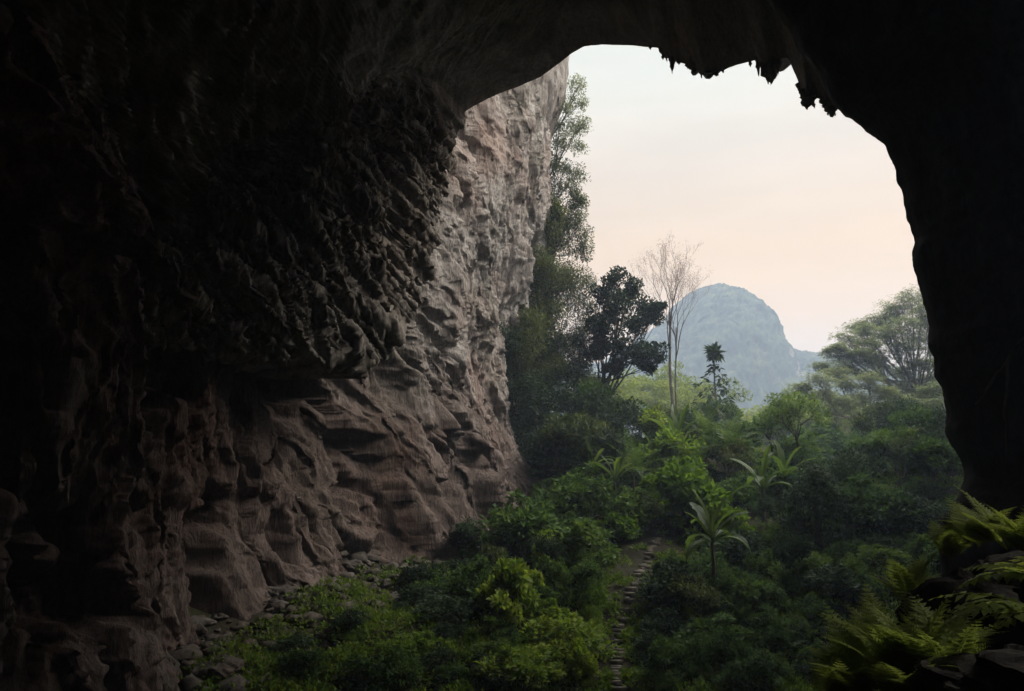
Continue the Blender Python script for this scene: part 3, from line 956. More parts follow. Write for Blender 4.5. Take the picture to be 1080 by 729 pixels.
def make_banana(seed, n, length, width, trunk, label, spread=0.9, mat=None, name='banana_plant', group=None):
    r = np.random.default_rng(seed)
    t = thing(name, (0, 0, -500), label, 'banana plant', group)
    st = Geo()
    st.tube(np.array([(0, 0, -0.4), (0.03, 0, trunk * 0.5), (0.0, 0.05, trunk)]), [0.17, 0.13, 0.09], 8)
    link('stem', st.mesh('stem', True), B_MID, t)
    for k in range(n):
        g = Geo()
        az = k * 2.4 + r.normal() * 0.4
        el = math.radians(82 - spread * 58 * (k / max(1, n - 1)) + r.normal() * 9)
        dr = 0.35 + 1.6 * spread * (k / max(1, n - 1)) + 0.7 * r.random()
        ln = length * (0.8 + 0.3 * r.random())
        mid = blade(g, (0, 0, trunk * (0.97 - 0.05 * k / n)), az, el, ln, width * (0.75 + 0.4 * r.random()), dr, r, 0.55, 18)
        g.tube(mid, np.linspace(0.035, 0.008, len(mid)), 4)
        link('leaf', g.mesh('leaf'), mat or L_BANANA, t)
    return t


def frond(g, base, az, elev, length, droop, r, leaflet, npairs=22, wid=0.05, vee=0.35, rachis=0.018, taper_base=0.35):
    """A pinnate frond: a rachis with paired leaflets."""
    n = 12
    t = np.linspace(0, 1, n)
    h = np.array((math.cos(az), math.sin(az), 0.0)); s = np.array((-math.sin(az), math.cos(az), 0.0))
    mid = [np.array(base, float)]
    ang = elev - droop * t ** 1.2
    for k in range(n - 1):
        mid.append(mid[-1] + (h * math.cos(ang[k]) + np.array((0, 0, math.sin(ang[k])))) * length / (n - 1))
    mid = np.array(mid)
    g.tube(mid, np.linspace(rachis, rachis * 0.3, n), 4)
    tp = np.linspace(0.16, 0.99, npairs)
    pos = np.stack([np.interp(tp, t, mid[:, k]) for k in range(3)], 1)
    an = np.interp(tp, t, ang)
    fw = h[None] * np.cos(an)[:, None] + np.array((0, 0, 1.0))[None] * np.sin(an)[:, None]
    up = -h[None] * np.sin(an)[:, None] + np.array((0, 0, 1.0))[None] * np.cos(an)[:, None]
    L = leaflet * np.clip(np.minimum(taper_base + tp * 2.2, (1 - tp) * 1.6 + 0.12), 0.1, 1.0)
    for sg in (-1, 1):
        ax = sg * s[None] * 0.9 + fw * (0.38 + 0.3 * tp[:, None]) + up * (vee - 0.35 * r.random((npairs, 1))) + r.normal(size=(npairs, 3)) * 0.05
        g.leaves(pos, ax, up + 0.12 * r.normal(size=(npairs, 3)), L * (0.9 + 0.2 * r.random(npairs)), np.maximum(wid, L * 0.10) if wid < 0.2 else wid, 0.06)


def make_palm(seed, n, length, trunk, label, leaflet=0.7, spread=1.0, name='palm', group=None, mat=None, npairs=22, wid=0.07):
    r = np.random.default_rng(seed)
    t = thing(name, (0, 0, -500), label, 'palm', group)
    st = Geo()
    st.tube(np.array([(0, 0, -0.4), (0.05, 0, trunk * 0.5), (0, 0.05, trunk)]), [0.16, 0.13, 0.1], 8)
    link('trunk', st.mesh('trunk', True), B_MID, t)
    for k in range(n):
        g = Geo()
        f = k / max(1, n - 1)
        frond(g, (0, 0, trunk), k * 2.4 + r.normal() * 0.2, math.radians(84 - 70 * spread * f), length * (0.85 + 0.3 * r.random()), 0.5 + 1.0 * f, r, leaflet, npairs, wid)
        link('frond', g.mesh('frond'), mat or L_BANANA, t)
    return t


def make_fern(seed, n, length, label, leaflet, wid, mat=None, name='fern', group=None, npairs=18, fine=True, elev=(60, 10), az_range=(0, 6.28), cat='fern'):
    r = np.random.default_rng(seed)
    t = thing(name, (0, 0, -500), label, cat, group)
    for k in range(n):
        g = Geo()
        az = az_range[0] + (az_range[1] - az_range[0]) * (k + 0.7 * r.random()) / n
        el = math.radians(elev[0] + (elev[1] - elev[0]) * r.random())
        frond(g, (0.06 * r.normal(), 0.06 * r.normal(), 0.0), az, el, length * (0.7 + 0.45 * r.random()), 0.9 + 0.5 * r.random(), r, leaflet, npairs, wid, vee=0.1, rachis=0.008, taper_base=0.5)
        link('frond', g.mesh('frond'), mat or L_FERN, t)
    return t


def place(t, p, rz=0.0, s=1.0, sink=0.1):
    t.location = (p[0], p[1], p[2] - sink)
    t.rotation_euler = (0, 0, rz)
    t.scale = (s,) * 3 if np.isscalar(s) else s
    return t


def base_at(px, Y, sink=0.0):
    d = ray(px, 470)
    x = d[0] / d[1] * Y
    return np.array((x, Y, float(ground_h(x, Y)) - sink))


# ================================================================== THE PLACE
# ------------------------------------------------------------------ stairway up the slope
path_px = [(650, 745), (652, 729), (648, 706), (647, 690), (655, 662), (661, 640), (667, 617), (676, 598), (689, 578), (697, 566)]
path3 = np.array([ground_hit(*q_) for q_ in path_px])
path3[:, 0] = np.convolve(np.pad(path3[:, 0], 1, 'edge'), [0.25, 0.5, 0.25], 'valid')
pl = smooth_loop(path3[np.argsort(path3[:, 1])], 400, 10)
seg = np.concatenate(([0], np.cumsum(np.linalg.norm(np.diff(pl[:, :2], axis=0), axis=1))))
n_steps = min(95, int(seg[-1] / 0.46))
stair = thing('stairway', tuple(pl[0]), 'narrow worn stairway of pale steps climbing the green slope', 'stairway')
step_mat, nd, lk, out = new_mat('weathered_step')
b = nd.new('ShaderNodeBsdfPrincipled'); b.inputs['Roughness'].default_value = 0.9
n1 = noise_tex(nd, lk, 2.5, 6, 0.65)
r1 = ramp(nd, [(0.35, (0.05, 0.045, 0.036)), (0.65, (0.13, 0.11, 0.09))])
lk.new(n1.outputs['Fac'], r1.inputs['Fac']); lk.new(r1.outputs['Color'], b.inputs['Base Color']); lk.new(b.outputs[0], out.inputs['Surface'])
r_ = np.random.default_rng(77)
prev = None
for k in range(n_steps):
    d_ = max(0.0, (k + 0.22 * r_.normal()) * seg[-1] / n_steps)
    if r_.random() < 0.18: continue
    c = np.array([np.interp(d_, seg, pl[:, j]) for j in range(3)])
    c2 = np.array([np.interp(min(d_ + 0.5, seg[-1]), seg, pl[:, j]) for j in range(3)])
    fw = c2 - c; fw[2] = 0; fw /= np.linalg.norm(fw) + 1e-9
    yaw = 0.35 * math.atan2(-fw[0], fw[1]) + r_.normal() * 0.09
    c[0] += 0.07 * r_.normal()
    ca, sa = math.cos(yaw), math.sin(yaw)
    w_, dp, hh = 0.36 + 0.09 * r_.normal(), 0.16 + 0.02 * r_.normal(), 0.10 + 0.02 * r_.normal()
    top_z = float(ground_h(c[0], c[1])) + 0.16
    g = Geo()
    bm_v = []
    for (ex, ey, ez) in [(-1, -1, 0), (1, -1, 0), (1, 1, 0), (-1, 1, 0), (-1, -1, 1), (1, -1, 1), (1, 1, 1), (-1, 1, 1)]:
        lx, ly = ex * w_ * (1 - 0.03 * ez), ey * dp * (1 - 0.15 * ez)
        bm_v.append((c[0] + ca * lx - sa * ly + 0.02 * r_.normal(), c[1] + sa * lx + ca * ly + 0.02 * r_.normal(), top_z - (hh + 0.25) * (1 - ez) + 0.015 * r_.normal()))
    g.add(np.array(bm_v) - pl[0], [(0, 3, 2, 1), (4, 5, 6, 7), (0, 1, 5, 4), (1, 2, 6, 5), (2, 3, 7, 6), (3, 0, 4, 7)])
    link('step', g.mesh('step'), step_mat, stair)


def project(p):
    y_, z_ = p[1], p[2]
    dp = y_ * _CP + z_ * _SP
    return 540 + 780 * p[0] / dp, 364.5 - 780 * (-y_ * _SP + z_ * _CP) / dp


path_img = np.array([project(q_) for q_ in pl])


def hides_path(p, w, h):
    px, py = project(p)
    s = 780.0 / p[1]
    hw = w * 0.5 * s + 9
    near_ = (np.abs(path_img[:, 0] - px) < hw) & (path_img[:, 1] < py + 5) & (path_img[:, 1] > py - h * s - 3)
    return bool(near_.any())


# ------------------------------------------------------------------ boulders
def make_boulder(p, size, seed, label, mat=None, sub=4, name='boulder'):
    import bmesh
    bm = bmesh.new()
    bmesh.ops.create_icosphere(bm, subdivisions=sub, radius=1.0)
    co = np.array([v.co[:] for v in bm.verts])
    f3 = perlin(co[:, 0] * 0.9 + seed, co[:, 1] * 0.9, co[:, 2] * 0.9, seed)
    d = 1 + 0.5 * f3 + 0.22 * (facets(co[:, 0] * 1.8 + co[:, 2], co[:, 1] * 1.8 + seed - co[:, 2] * 0.6, seed)) + 0.08 * fbm(co[:, 0] * 4, co[:, 1] * 4, co[:, 2] * 4, seed, 3)
    co2 = co * d[:, None] * np.array(size)
    for v, q_ in zip(bm.verts, co2):
        v.co = q_
    me = bpy.data.meshes.new(name)
    bm.to_mesh(me); bm.free()
    o = link(name, me, mat or M_BOULDER, None, tuple(p))
    o.rotation_euler = (0, 0, seed * 1.3)
    return tag(o, label, 'boulder')


for k, (px, py, sz, lb) in enumerate([
        (452, 512, (2.6, 2.0, 1.3), 'large pinkish rock slab leaning at the foot of the lit cliff'),
        (492, 492, (2.6, 1.6, 0.9), 'flat ledge of fallen rock below the darkest cliff corner'),
        (440, 542, (1.2, 1.0, 0.9), 'rounded pale boulder where cliff rubble meets the greenery'),
        (418, 566, (1.0, 0.9, 0.6), 'angular grey stone in the shaded rubble under the cliff'),
        (348, 572, (1.5, 1.0, 0.7), 'reddish flat stone on the dark rubble slope'),
        (318, 704, (0.6, 0.5, 0.42), 'small pale stone alone on the mossy cave floor'),
        (372, 600, (1.0, 0.8, 0.5), 'brown slab half buried among shaded ferns and rubble'),
        (60, 722, (2.6, 1.4, 0.9), 'brown rock pile in the bottom corner of the cave'),
        (150, 716, (2.0, 1.2, 1.1), 'brown fluted rock beside the dark hollow in the wall'),
        (230, 712, (1.2, 1.0, 0.6), 'low dark stone on cave floor near the brown rocks')]):
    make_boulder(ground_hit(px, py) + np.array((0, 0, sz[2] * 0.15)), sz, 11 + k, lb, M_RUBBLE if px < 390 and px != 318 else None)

r_ = np.random.default_rng(17)
g = Geo()
import bmesh as _bm
_b = _bm.new(); _bm.ops.create_icosphere(_b, subdivisions=2, radius=1.0)
ico_v = np.array([v.co[:] for v in _b.verts]); ico_f = np.array([[v.index for v in f.verts] for f in _b.faces]); _b.free()
for k in range(1100):
    Y_ = r_.uniform(34, 84)
    zf_ = float(np.interp(Y_, [30, 40, 60, 80], [-12, -11, -7, -2]))
    x_ = float(wall_x(np.array(Y_), np.array(zf_))) - 2.0 + abs(r_.normal()) * 4.2
    s = 0.09 + 0.42 * r_.random() ** 3.2
    v = ico_v * (1 + 0.5 * perlin(ico_v[:, 0] * 1.3 + k, ico_v[:, 1] * 1.3, ico_v[:, 2] * 1.3, 5) + 0.85 * facets(ico_v[:, 0] * 1.2 + k * 7, ico_v[:, 1] * 1.2 + ico_v[:, 2], 9))[:, None] * s * np.array((1 + r_.random(), 1 + 0.5 * r_.random(), 0.7))
    a_ = r_.random() * 6.28
    v = np.stack([v[:, 0] * math.cos(a_) - v[:, 1] * math.sin(a_), v[:, 0] * math.sin(a_) + v[:, 1] * math.cos(a_), v[:, 2]], 1)
    g.add(v + np.array((x_, Y_, float(ground_h(x_, Y_)) + 0.2 * s)), ico_f)
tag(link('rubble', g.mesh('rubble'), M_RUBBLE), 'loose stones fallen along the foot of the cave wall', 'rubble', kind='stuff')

# ------------------------------------------------------------------ undergrowth: low leaves covering the slope
r_ = np.random.default_rng(21)
g = Geo()
NC = 12500
Yc = 1 / (1 / 34.0 + r_.random(NC) * (1 / 106.0 - 1 / 34.0))
uc = r_.uniform(-0.55, 0.66, NC)
Xc = uc * Yc
Zc = ground_h(Xc, Yc)
pathx = np.interp(Yc, pl[:, 1], pl[:, 0], left=999, right=999)
wallx = wall_x(Yc, Zc + 1)
dens = 0.35 + 0.65 * sstep(-0.12, 0.12, fbm(Xc / 6, Yc / 6, 0 * Xc, 401, 3))
dens *= np.where(uc < -0.12, 0.65, 1.0)
keep = (np.abs(Xc - pathx) > 0.32) & (Xc > wallx + 1.0) & (r_.random(NC) < dens)
for x, y, z in zip(Xc[keep], Yc[keep], Zc[keep]):
    s = 0.25 + 0.35 * r_.random()
    if abs(x - np.interp(y, pl[:, 1], pl[:, 0], left=999, right=999)) < 2.0:
        s *= 0.5
    clump(g, r_, np.array((x, y, z + s * 0.35)), s * 1.3, 34, 0.26, 0.13, up=0.5, flat=0.6)
tag(link('undergrowth', g.mesh('undergrowth'), L_MOSS), 'low leafy undergrowth carpeting the slope', 'undergrowth', kind='stuff')

# ------------------------------------------------------------------ shrub prototypes and the shrubs on the slope
PROTO = [
    make_shrub('shrub', 1, 2.2, 2.8, 26, 90, 0.24, 0.12, L_BUSH, 'proto'),
    make_shrub('shrub', 2, 2.0, 3.4, 30, 80, 0.30, 0.11, L_BUSH, 'proto', arch=True),
    make_shrub('shrub', 3, 2.6, 2.6, 26, 90, 0.20, 0.11, L_DARK, 'proto'),
    make_shrub('shrub', 4, 1.5, 2.6, 24, 80, 0.26, 0.15, L_BRIGHT, 'proto'),
    make_shrub('shrub', 5, 2.8, 2.4, 20, 80, 0.34, 0.16, L_BUSH, 'proto'),
    make_shrub('shrub', 6, 1.3, 3.0, 24, 90, 0.22, 0.09, L_BRIGHT, 'proto', arch=True),
]
PH = [2.2, 2.0, 2.6, 1.5, 2.8, 1.3]
PW = [2.8, 3.4, 2.6, 2.6, 2.4, 3.0]
used = set()


def put_shrub(kind, p, scale, label, group=None, rz=0.0):
    if kind not in used:
        used.add(kind)
        t = place(PROTO[kind], p, rz, scale)
        t['label'] = label
        if group: t['group'] = group
        elif 'group' in t: del t['group']
    else:
        t = copy_thing(PROTO[kind], (p[0], p[1], p[2] - 0.1), label, rz, scale, group)
        if not group and 'group' in t: del t['group']
    return t


# shrubs that stand out: (px, base py, kind, height m, width m, label)
NAMED = [
    (722, 556, 3, 4.6, 7.6, 'big rounded light green bush in the middle of the slope'),
    (762, 574, 3, 2.6, 4.6, 'smaller bright bush tucked below the big rounded one'),
    (540, 655, 3, 2.9, 4.2, 'yellow green leafy bush catching light left of the stairway'),
    (498, 640, 0, 2.6, 3.2, 'slender dim bush between the yellow green bush and the rubble'),
    (565, 580, 1, 3.6, 7.4, 'wide dusky bush spreading below the creeper covered cliff'),
    (618, 600, 0, 3.0, 5.0, 'dense green bush left of the top of the stairway'),
    (610, 548, 1, 3.8, 6.0, 'broad shaded bush under the dark foot of the cliff'),
    (664, 560, 0, 3.0, 4.4, 'leafy bush directly above the last steps of the stairway'),
    (707, 650, 2, 3.2, 4.2, 'dark upright bush hugging the right edge of the stairway'),
    (600, 690, 5, 1.8, 5.6, 'low bright bush mound near the bottom of the stairway'),
    (560, 716, 5, 1.5, 4.6, 'low spreading bright bush at the lower edge of the view'),
    (786, 600, 2, 2.8, 4.6, 'dark bush behind the tall banana plant on the slope'),
    (800, 650, 0, 2.0, 3.6, 'medium bush on the open shaded slope right of the banana plant'),
    (842, 620, 0, 2.0, 3.2, 'small round green bush at the foot of the vine covered stump'),
    (690, 520, 1, 3.0, 6.0, 'hazy bush beneath the pale bare tree and the palms'),
    (830, 530, 1, 3.2, 6.0, 'greenish bush filling the gap left of the vine covered stump'),
    (905, 556, 1, 3.4, 6.6, 'lighter topped bush between the two vine covered masses'),
    (745, 690, 1, 1.8, 5.2, 'wide dark bush low on the right of the stairway'),
    (470, 580, 2, 2.2, 4.0, 'shadowed bush at the edge of the cliff rubble'),
    (430, 690, 5, 0.9, 3.6, 'flat mossy bush on the dim cave floor'),
]
taken = []
for k, (px, py, kd, h, w, lb) in enumerate(NAMED):
    p = ground_hit(px, py)
    taken.append((p[0], p[1], w * 0.5))
    put_shrub(kd, p, (w / PW[kd], w / PW[kd], h / PH[kd]), lb, None, k * 1.7)

r_ = np.random.default_rng(91)
count = 0
tries = 0
while count < 185 and tries < 6000:
    tries += 1
    px, py = r_.uniform(420, 1010), 470 + 262 * r_.random() ** 0.8
    dimfloor = px < 540 and (tries % 3 == 0)
    if dimfloor: px, py = r_.uniform(300, 540), r_.uniform(575, 735)
    if px < 540 and py < 600 + (470 - px) * 0.45: continue
    p = ground_hit(px, py, y1=112)
    if p[0] < float(wall_x(np.array(p[1]), np.array(p[2] + 1))) + 2.0: continue
    far = p[1] > 72
    if far and 862 < px < 926: continue
    h = r_.uniform(1.6, 3.6) if far else r_.uniform(0.8, 2.3)
    w = h * r_.uniform(1.2, 2.0)
    if any((p[0] - x) ** 2 + (p[1] - y) ** 2 < (0.55 * q_ + 0.35 * w) ** 2 for x, y, q_ in taken): continue
    if hides_path(p, w, h): continue
    taken.append((p[0], p[1], w * 0.5))
    left = px < np.interp(py, path_img[::-1, 1], path_img[::-1, 0])
    if far:
        kd = int(r_.choice([0, 1, 2, 4])); lb, gp = 'dense shrub in the thicket along the top of the slope', 'shrubs along the top of the slope'
    elif px < 520:
        kd = int(r_.choice([0, 1, 2, 2])); h *= 0.75; lb, gp = 'dim low shrub on the shaded cave floor beside the rubble', 'dim shrubs on the shaded cave floor'
    elif left and py > 630:
        kd = int(r_.choice([3, 5, 5, 0])); lb, gp = 'low lush green shrub on the lit slope left of the stairway', 'bright low shrubs left of the stairway'
    elif left:
        kd = int(r_.choice([0, 1, 0, 3])); lb, gp = 'leafy shrub on the upper slope left of the stairway', 'shrubs above and left of the stairway'
    else:
        kd = int(r_.choice([0, 1, 2, 2, 1])); lb, gp = 'dim shrub on the shaded slope right of the stairway', 'shaded shrubs right of the stairway'
    put_shrub(kd, p, (w / PW[kd], w / PW[kd], h / PH[kd]), lb, gp, r_.random() * 6.28)
    count += 1
# ------------------------------------------------------------------ bananas and palms
def top_scale(px, py_top, Y, unit_h):
    b_ = base_at(px, Y)
    return b_, (at(px, py_top, Y)[2] - b_[2]) / unit_h


ban1 = make_banana(31, 12, 3.5, 0.85, 3.9, 'tall banana plant with spreading leaves and a dark stem on the slope')
place(ban1, base_at(748, 53), 0.4, 1.0)
BAN = [
    (714, 80, 1.15, 0.25, 3.6, 'upright banana plant glowing green at the foot of the bare tree'),
    (688, 77, 0.85, 0.6, 2.8, 'shorter banana plant beside the upright one under the bare tree'),
    (648, 68, 0.8, 0.45, 3.2, 'banana plant poking out of bushes near the cliff foot'),
    (624, 72, 0.75, 0.7, 3.0, 'drooping banana plant in the shade of the creeper covered cliff'),
    (802, 66, 0.95, 1.0, 2.8, 'banana plant with long drooping leaves right of the ridge palm'),
    (826, 72, 0.9, 0.9, 2.6, 'banana plant half hidden below the dark leaved slope tree'),
    (775, 48, 0.45, 0.9, 1.0, 'young banana plant right of the tall banana stem'),
    (732, 47, 0.42, 0.5, 1.0, 'stubby banana shoot left of the tall banana stem'),
]
for k, (px, Y, s, sp, tr_, lb) in enumerate(BAN):
    s *= 1.45 if Y > 60 else 1.2
    t = make_banana(40 + k, 8, 2.9, 0.7, tr_ / s * 1.1, lb, sp)
    place(t, base_at(px, Y), k * 1.1, s)
PAL = [
    (772, 76, 12, 4.0, 4.2, 0.9, 'bushy palm with arching fronds on the ridge below the sapling'),
    (744, 80, 10, 3.2, 4.2, 0.8, 'small palm on the ridge between the bare tree and the sapling'),
    (668, 70, 10, 3.4, 2.8, 0.8, 'shaded palm among shrubs below the dark leaved tree'),
    (890, 43, 9, 1.6, 1.5, 0.4, 'tiny pale palm above the foreground ferns'),
    (845, 46, 9, 1.3, 0.6, 0.4, 'small palm in the shade below the vine covered stump'),
]
for k, (px, Y, n, ln, tr_, lf, lb) in enumerate(PAL):
    t = make_palm(60 + k, n + 3, ln * 1.3, tr_ * 1.15, lb, lf * 1.2, wid=0.09 if ln > 2 else 0.05)
    place(t, base_at(px, Y), k * 0.9, 1.0)

# ------------------------------------------------------------------ trees
# pale bare tree with two stems
Y = 106; b_ = base_at(713, Y)
r = np.random.default_rng(7)
top_z = at(715, 238, Y)[2] - b_[2]
fork = at(713, 345, Y)[2] - b_[2]
tr = Geo()
tips = []
for (dx, dy, ph, rr0) in ((-0.28, 0.0, 0.0, 0.30), (0.26, 0.3, 1.0, 0.17)):
    n = 9
    zz_ = np.linspace(-0.5, fork * (1.0 if ph else 1.12), n)
    pts = np.stack([dx + (0.7 * dx) * (zz_ / fork) + 0.15 * np.sin(zz_ * 0.4 + ph), dy + 0 * zz_, zz_], 1)
    tr.tube(pts, np.linspace(rr0, rr0 * 0.5, n), 8)
    for i in range(4):
        a = ph * 1.3 + i * 1.7 + r.normal() * 0.3
        s = 0.12 + 0.16 * r.random()
        branch(tr, r, pts[-1 - int(r.integers(0, 3))], np.array((math.cos(a) * s, math.sin(a) * s, 1.0)), (top_z - fork) * 0.27, 0.10, 4, tips, 0.34, 0.62, (2, 3), 0.20, 0.74, 0.13, 5, 0.012)
t = thing('bare_tree', tuple(b_), 'tall leafless tree with twin slender pale trunks and fine twigs', 'tree')
link('trunk', tr.mesh('trunk', True), B_MID, t)
cr = Geo()
for p, dd_, path in tips:
    clump(cr, r, p, 0.6, 9, 0.24, 0.05, up=0.1, flat=0.8)
    clump(cr, r, path[2], 0.4, 4, 0.22, 0.05, up=0.1, flat=0.8)
m_twig = leaf_material('dry_twig', (0.16, 0.10, 0.09), (0.24, 0.16, 0.14), (0.3, 0.22, 0.18), trans=0.3)
link('crown', cr.mesh('crown'), m_twig, t)

def lobed_tree(name, px_base, Y, lobes, label, seed, leaf, bark, fork_py, rad, nl, L, W, flat=0.8, depth=4.0, per=8, spray=False, lean=0.0):
    """A tree whose crown is a set of separate boughs; every bough is carried by its own limb."""
    r = np.random.default_rng(seed)
    b_ = base_at(px_base, Y)
    tr, cr = Geo(), Geo()
    fork = at(px_base + lean, fork_py, Y) - b_
    pts = curve_pts(np.array((0, 0, -0.5)), fork, np.array((0.3 * r.normal(), 0.3 * r.normal(), 0)), 9)
    tr.tube(pts, np.linspace(rad * 1.2, rad * 0.7, 9), 9)
    for (px, py, rp) in lobes:
        Yl = Y + r.uniform(-depth, depth)
        c = at(px, py, Yl) - b_
        R_ = rp / 780.0 * Yl
        s0 = pts[-1 - int(r.integers(0, 4))] if c[2] > fork[2] else pts[-3 - int(r.integers(0, 3))]
        limb = curve_pts(s0, c, np.array((0, 0, -0.12 * np.linalg.norm(c - s0))) + r.normal(size=3) * 0.3, 8)
        tr.tube(limb, np.linspace(rad * 0.42, rad * 0.10, 8), 6)
        for k in range(per):
            d = rand_dirs(r, 1)[0] * np.array((1, 1, flat))
            cc = c + d * R_ * (0.35 + 0.6 * r.random())
            tw = curve_pts(limb[int(r.integers(4, 8))], cc, r.normal(size=3) * 0.15, 5)
            tr.tube(tw, np.linspace(rad * 0.12, 0.02, 5), 4)
            if spray:
                for q_ in (tw[2], tw[3], tw[4]):
                    n = nl // 2
                    aa = r.random(n) * 6.28
                    rd_ = R_ * 0.60 * np.sqrt(r.random(n)) * (0.6 + 0.8 * r.random())
                    t2 = r.normal(size=2) * 0.28
                    pos = q_ + np.stack([np.cos(aa) * rd_, np.sin(aa) * rd_, 0.10 * r.normal(size=n) + 0.1 - 0.10 * rd_ + rd_ * (np.cos(aa) * t2[0] + np.sin(aa) * t2[1])], 1)
                    ax = np.stack([np.cos(aa), np.sin(aa), -0.15 + 0.2 * r.normal(size=n)], 1) + 0.5 * rand_dirs(r, n)
                    cr.leaves(pos, ax, np.array((0, 0, 1.0)) + 0.4 * rand_dirs(r, n), L * (0.7 + 0.6 * r.random(n)), W, 0.04)
            else:
                clump(cr, r, cc, R_ * (0.32 + 0.22 * r.random()), nl, L, W, flat=0.75)
    t = thing(name, tuple(b_), label, 'tree')
    link('trunk', tr.mesh('trunk', True), bark, t)
    link('crown', cr.mesh('crown'), leaf, t)
    return t


# dark leaved tree by the cliff
lobed_tree('broadleaf_tree', 634, 92, [(648, 296, 15), (640, 312, 17), (664, 306, 15), (655, 325, 20), (680, 320, 16), (636, 334, 18), (692, 326, 9), (664, 345, 18), (686, 338, 14), (640, 358, 17),
                                       (656, 370, 18), (676, 374, 17), (692, 372, 14), (628, 346, 14), (684, 386, 11), (648, 386, 12), (628, 372, 12)],
           'dark broad leaved tree with clumped crown beside the cliff', 131, L_DARK, B_DARK, 392, 0.36, 85, 0.42, 0.24, 0.75, 2.5, 10, lean=3)

# sapling with whorled leaves
Y = 97; b_ = base_at(757, Y); H_ = at(757, 360, Y)[2] - b_[2]
r = np.random.default_rng(15)
tr, cr = Geo(), Geo()
zs = np.linspace(-0.4, H_ - 0.8, 9)
pts = np.stack([0.12 * np.sin(zs * 0.5), 0 * zs, zs], 1)
tr.tube(pts, np.linspace(0.16, 0.06, 9), 7)


def big_leaves(g, c, n, L, W, el):
    a = r.random(n) * 6.28
    d = np.stack([np.cos(a) * math.cos(el), np.sin(a) * math.cos(el), np.full(n, math.sin(el))], 1) + rand_dirs(r, n) * 0.35
    g.leaves(np.repeat(np.array(c)[None], n, 0) + rand_dirs(r, n) * 0.25, d, np.array((0, 0, 1.0)) + rand_dirs(r, n) * 0.4, L * (0.7 + 0.5 * r.random(n)), W)


for e_, n_ in ((1.1, 10), (0.6, 16), (0.0, 18), (-0.5, 14), (-1.0, 8)):
    big_leaves(cr, (0.05, 0, H_ - 1.6), int(n_ * 1.4), 1.6, 0.55, e_)
for zf, n_b, ln in ((0.74, 3, 0.8), (0.66, 4, 1.6), (0.57, 5, 2.4), (0.49, 4, 2.6), (0.40, 3, 1.5)):
    for k in range(n_b):
        a = k * 6.28 / n_b + zf * 9 + r.normal() * 0.3
        l_ = ln * (0.7 + 0.5 * r.random())
        s = np.array((0, 0, zf * H_ + 0.3 * r.normal()))
        e_ = np.array((math.cos(a) * l_, math.sin(a) * l_, -0.5 + 0.4 * r.normal()))
        pp = curve_pts(s, s + e_, np.array((0, 0, 0.4)), 5)
        tr.tube(pp, np.linspace(0.05, 0.02, 5), 5)
        for f_, n_ in ((0.6, 3), (1.0, 7)):
            big_leaves(cr, pp[int(round(f_ * 4))], n_, 0.95, 0.42, -0.45)
t = thing('sapling', tuple(b_), 'thin sapling with round leaf tuft on top and drooping whorls', 'tree')
link('trunk', tr.mesh('trunk', True), B_MID, t)
link('crown', cr.mesh('crown'), L_DARK, t)


lobed_tree('feathery_tree', 958, 124, [(984, 306, 17), (962, 312, 16), (944, 324, 15), (972, 326, 16), (925, 336, 14), (955, 340, 16), (906, 343, 12), (935, 350, 15), (985, 338, 16), (892, 354, 13), (916, 362, 14), (876, 372, 12), (868, 386, 11), (892, 384, 13), (912, 348, 12), (938, 334, 13),
                                       (968, 356, 17), (946, 366, 15), (990, 366, 16), (925, 378, 13), (972, 382, 16), (950, 392, 14), (1005, 320, 16), (1010, 350, 16), (905, 372, 11), (990, 396, 15), (1012, 385, 14), (884, 366, 8), (940, 408, 15), (965, 404, 16), (988, 414, 15), (918, 396, 13), (950, 424, 14), (975, 430, 14)],
           'huge feathery umbrella tree rising against the sky by the right rock', 201, L_FEATHER, B_MID, 400, 0.5, 84, 0.46, 0.14, 0.6, 9.0, 16, True, 6)
lobed_tree('feathery_tree', 914, 114, [(862, 398, 13), (846, 408, 11), (880, 392, 13), (896, 404, 13), (870, 414, 14), (915, 398, 13), (890, 424, 13), (932, 412, 13), (908, 420, 12), (852, 424, 10), (926, 430, 11), (874, 434, 11)],
           'leaning feathery tree with pale trunk below the huge umbrella tree', 203, L_FEATHER, B_PALE, 440, 0.32, 84, 0.42, 0.13, 0.6, 6.0, 13, True, -8)
lobed_tree('feathery_tree', 985, 106, [(975, 412, 13), (996, 405, 13), (960, 424, 12), (985, 428, 13), (1004, 432, 12), (968, 440, 10)],
           'lower feathery tree nearest the right rock edge', 207, L_FEATHER, B_MID, 448, 0.26, 84, 0.42, 0.13, 0.6, 4.0, 13, True, -3)

# dark tree with a visible trunk, lower right of the hill
b_ = base_at(846, 82); H_ = at(846, 412, 82)[2] - b_[2]
leaf_tree('slope_tree', tuple(b_), 'dark leaved slope tree with slim trunk in front of the hazy valley', 118, H_, H_ * 0.46, 0.2, 2, L_BUSH, B_DARK, 60, 0.42, 0.2, 0.8, 0.85, (2, 3), 0.15, 0.7, 0.66)
b_ = base_at(815, 86); H_ = at(815, 432, 86)[2] - b_[2]
leaf_tree('slope_tree', tuple(b_), 'shorter dark tree left of the slim trunked slope tree', 119, H_, H_ * 0.4, 0.18, 2, L_BUSH, B_DARK, 55, 0.4, 0.2, 0.8, 0.8, (2, 3), 0.1, 0.7, 0.66)


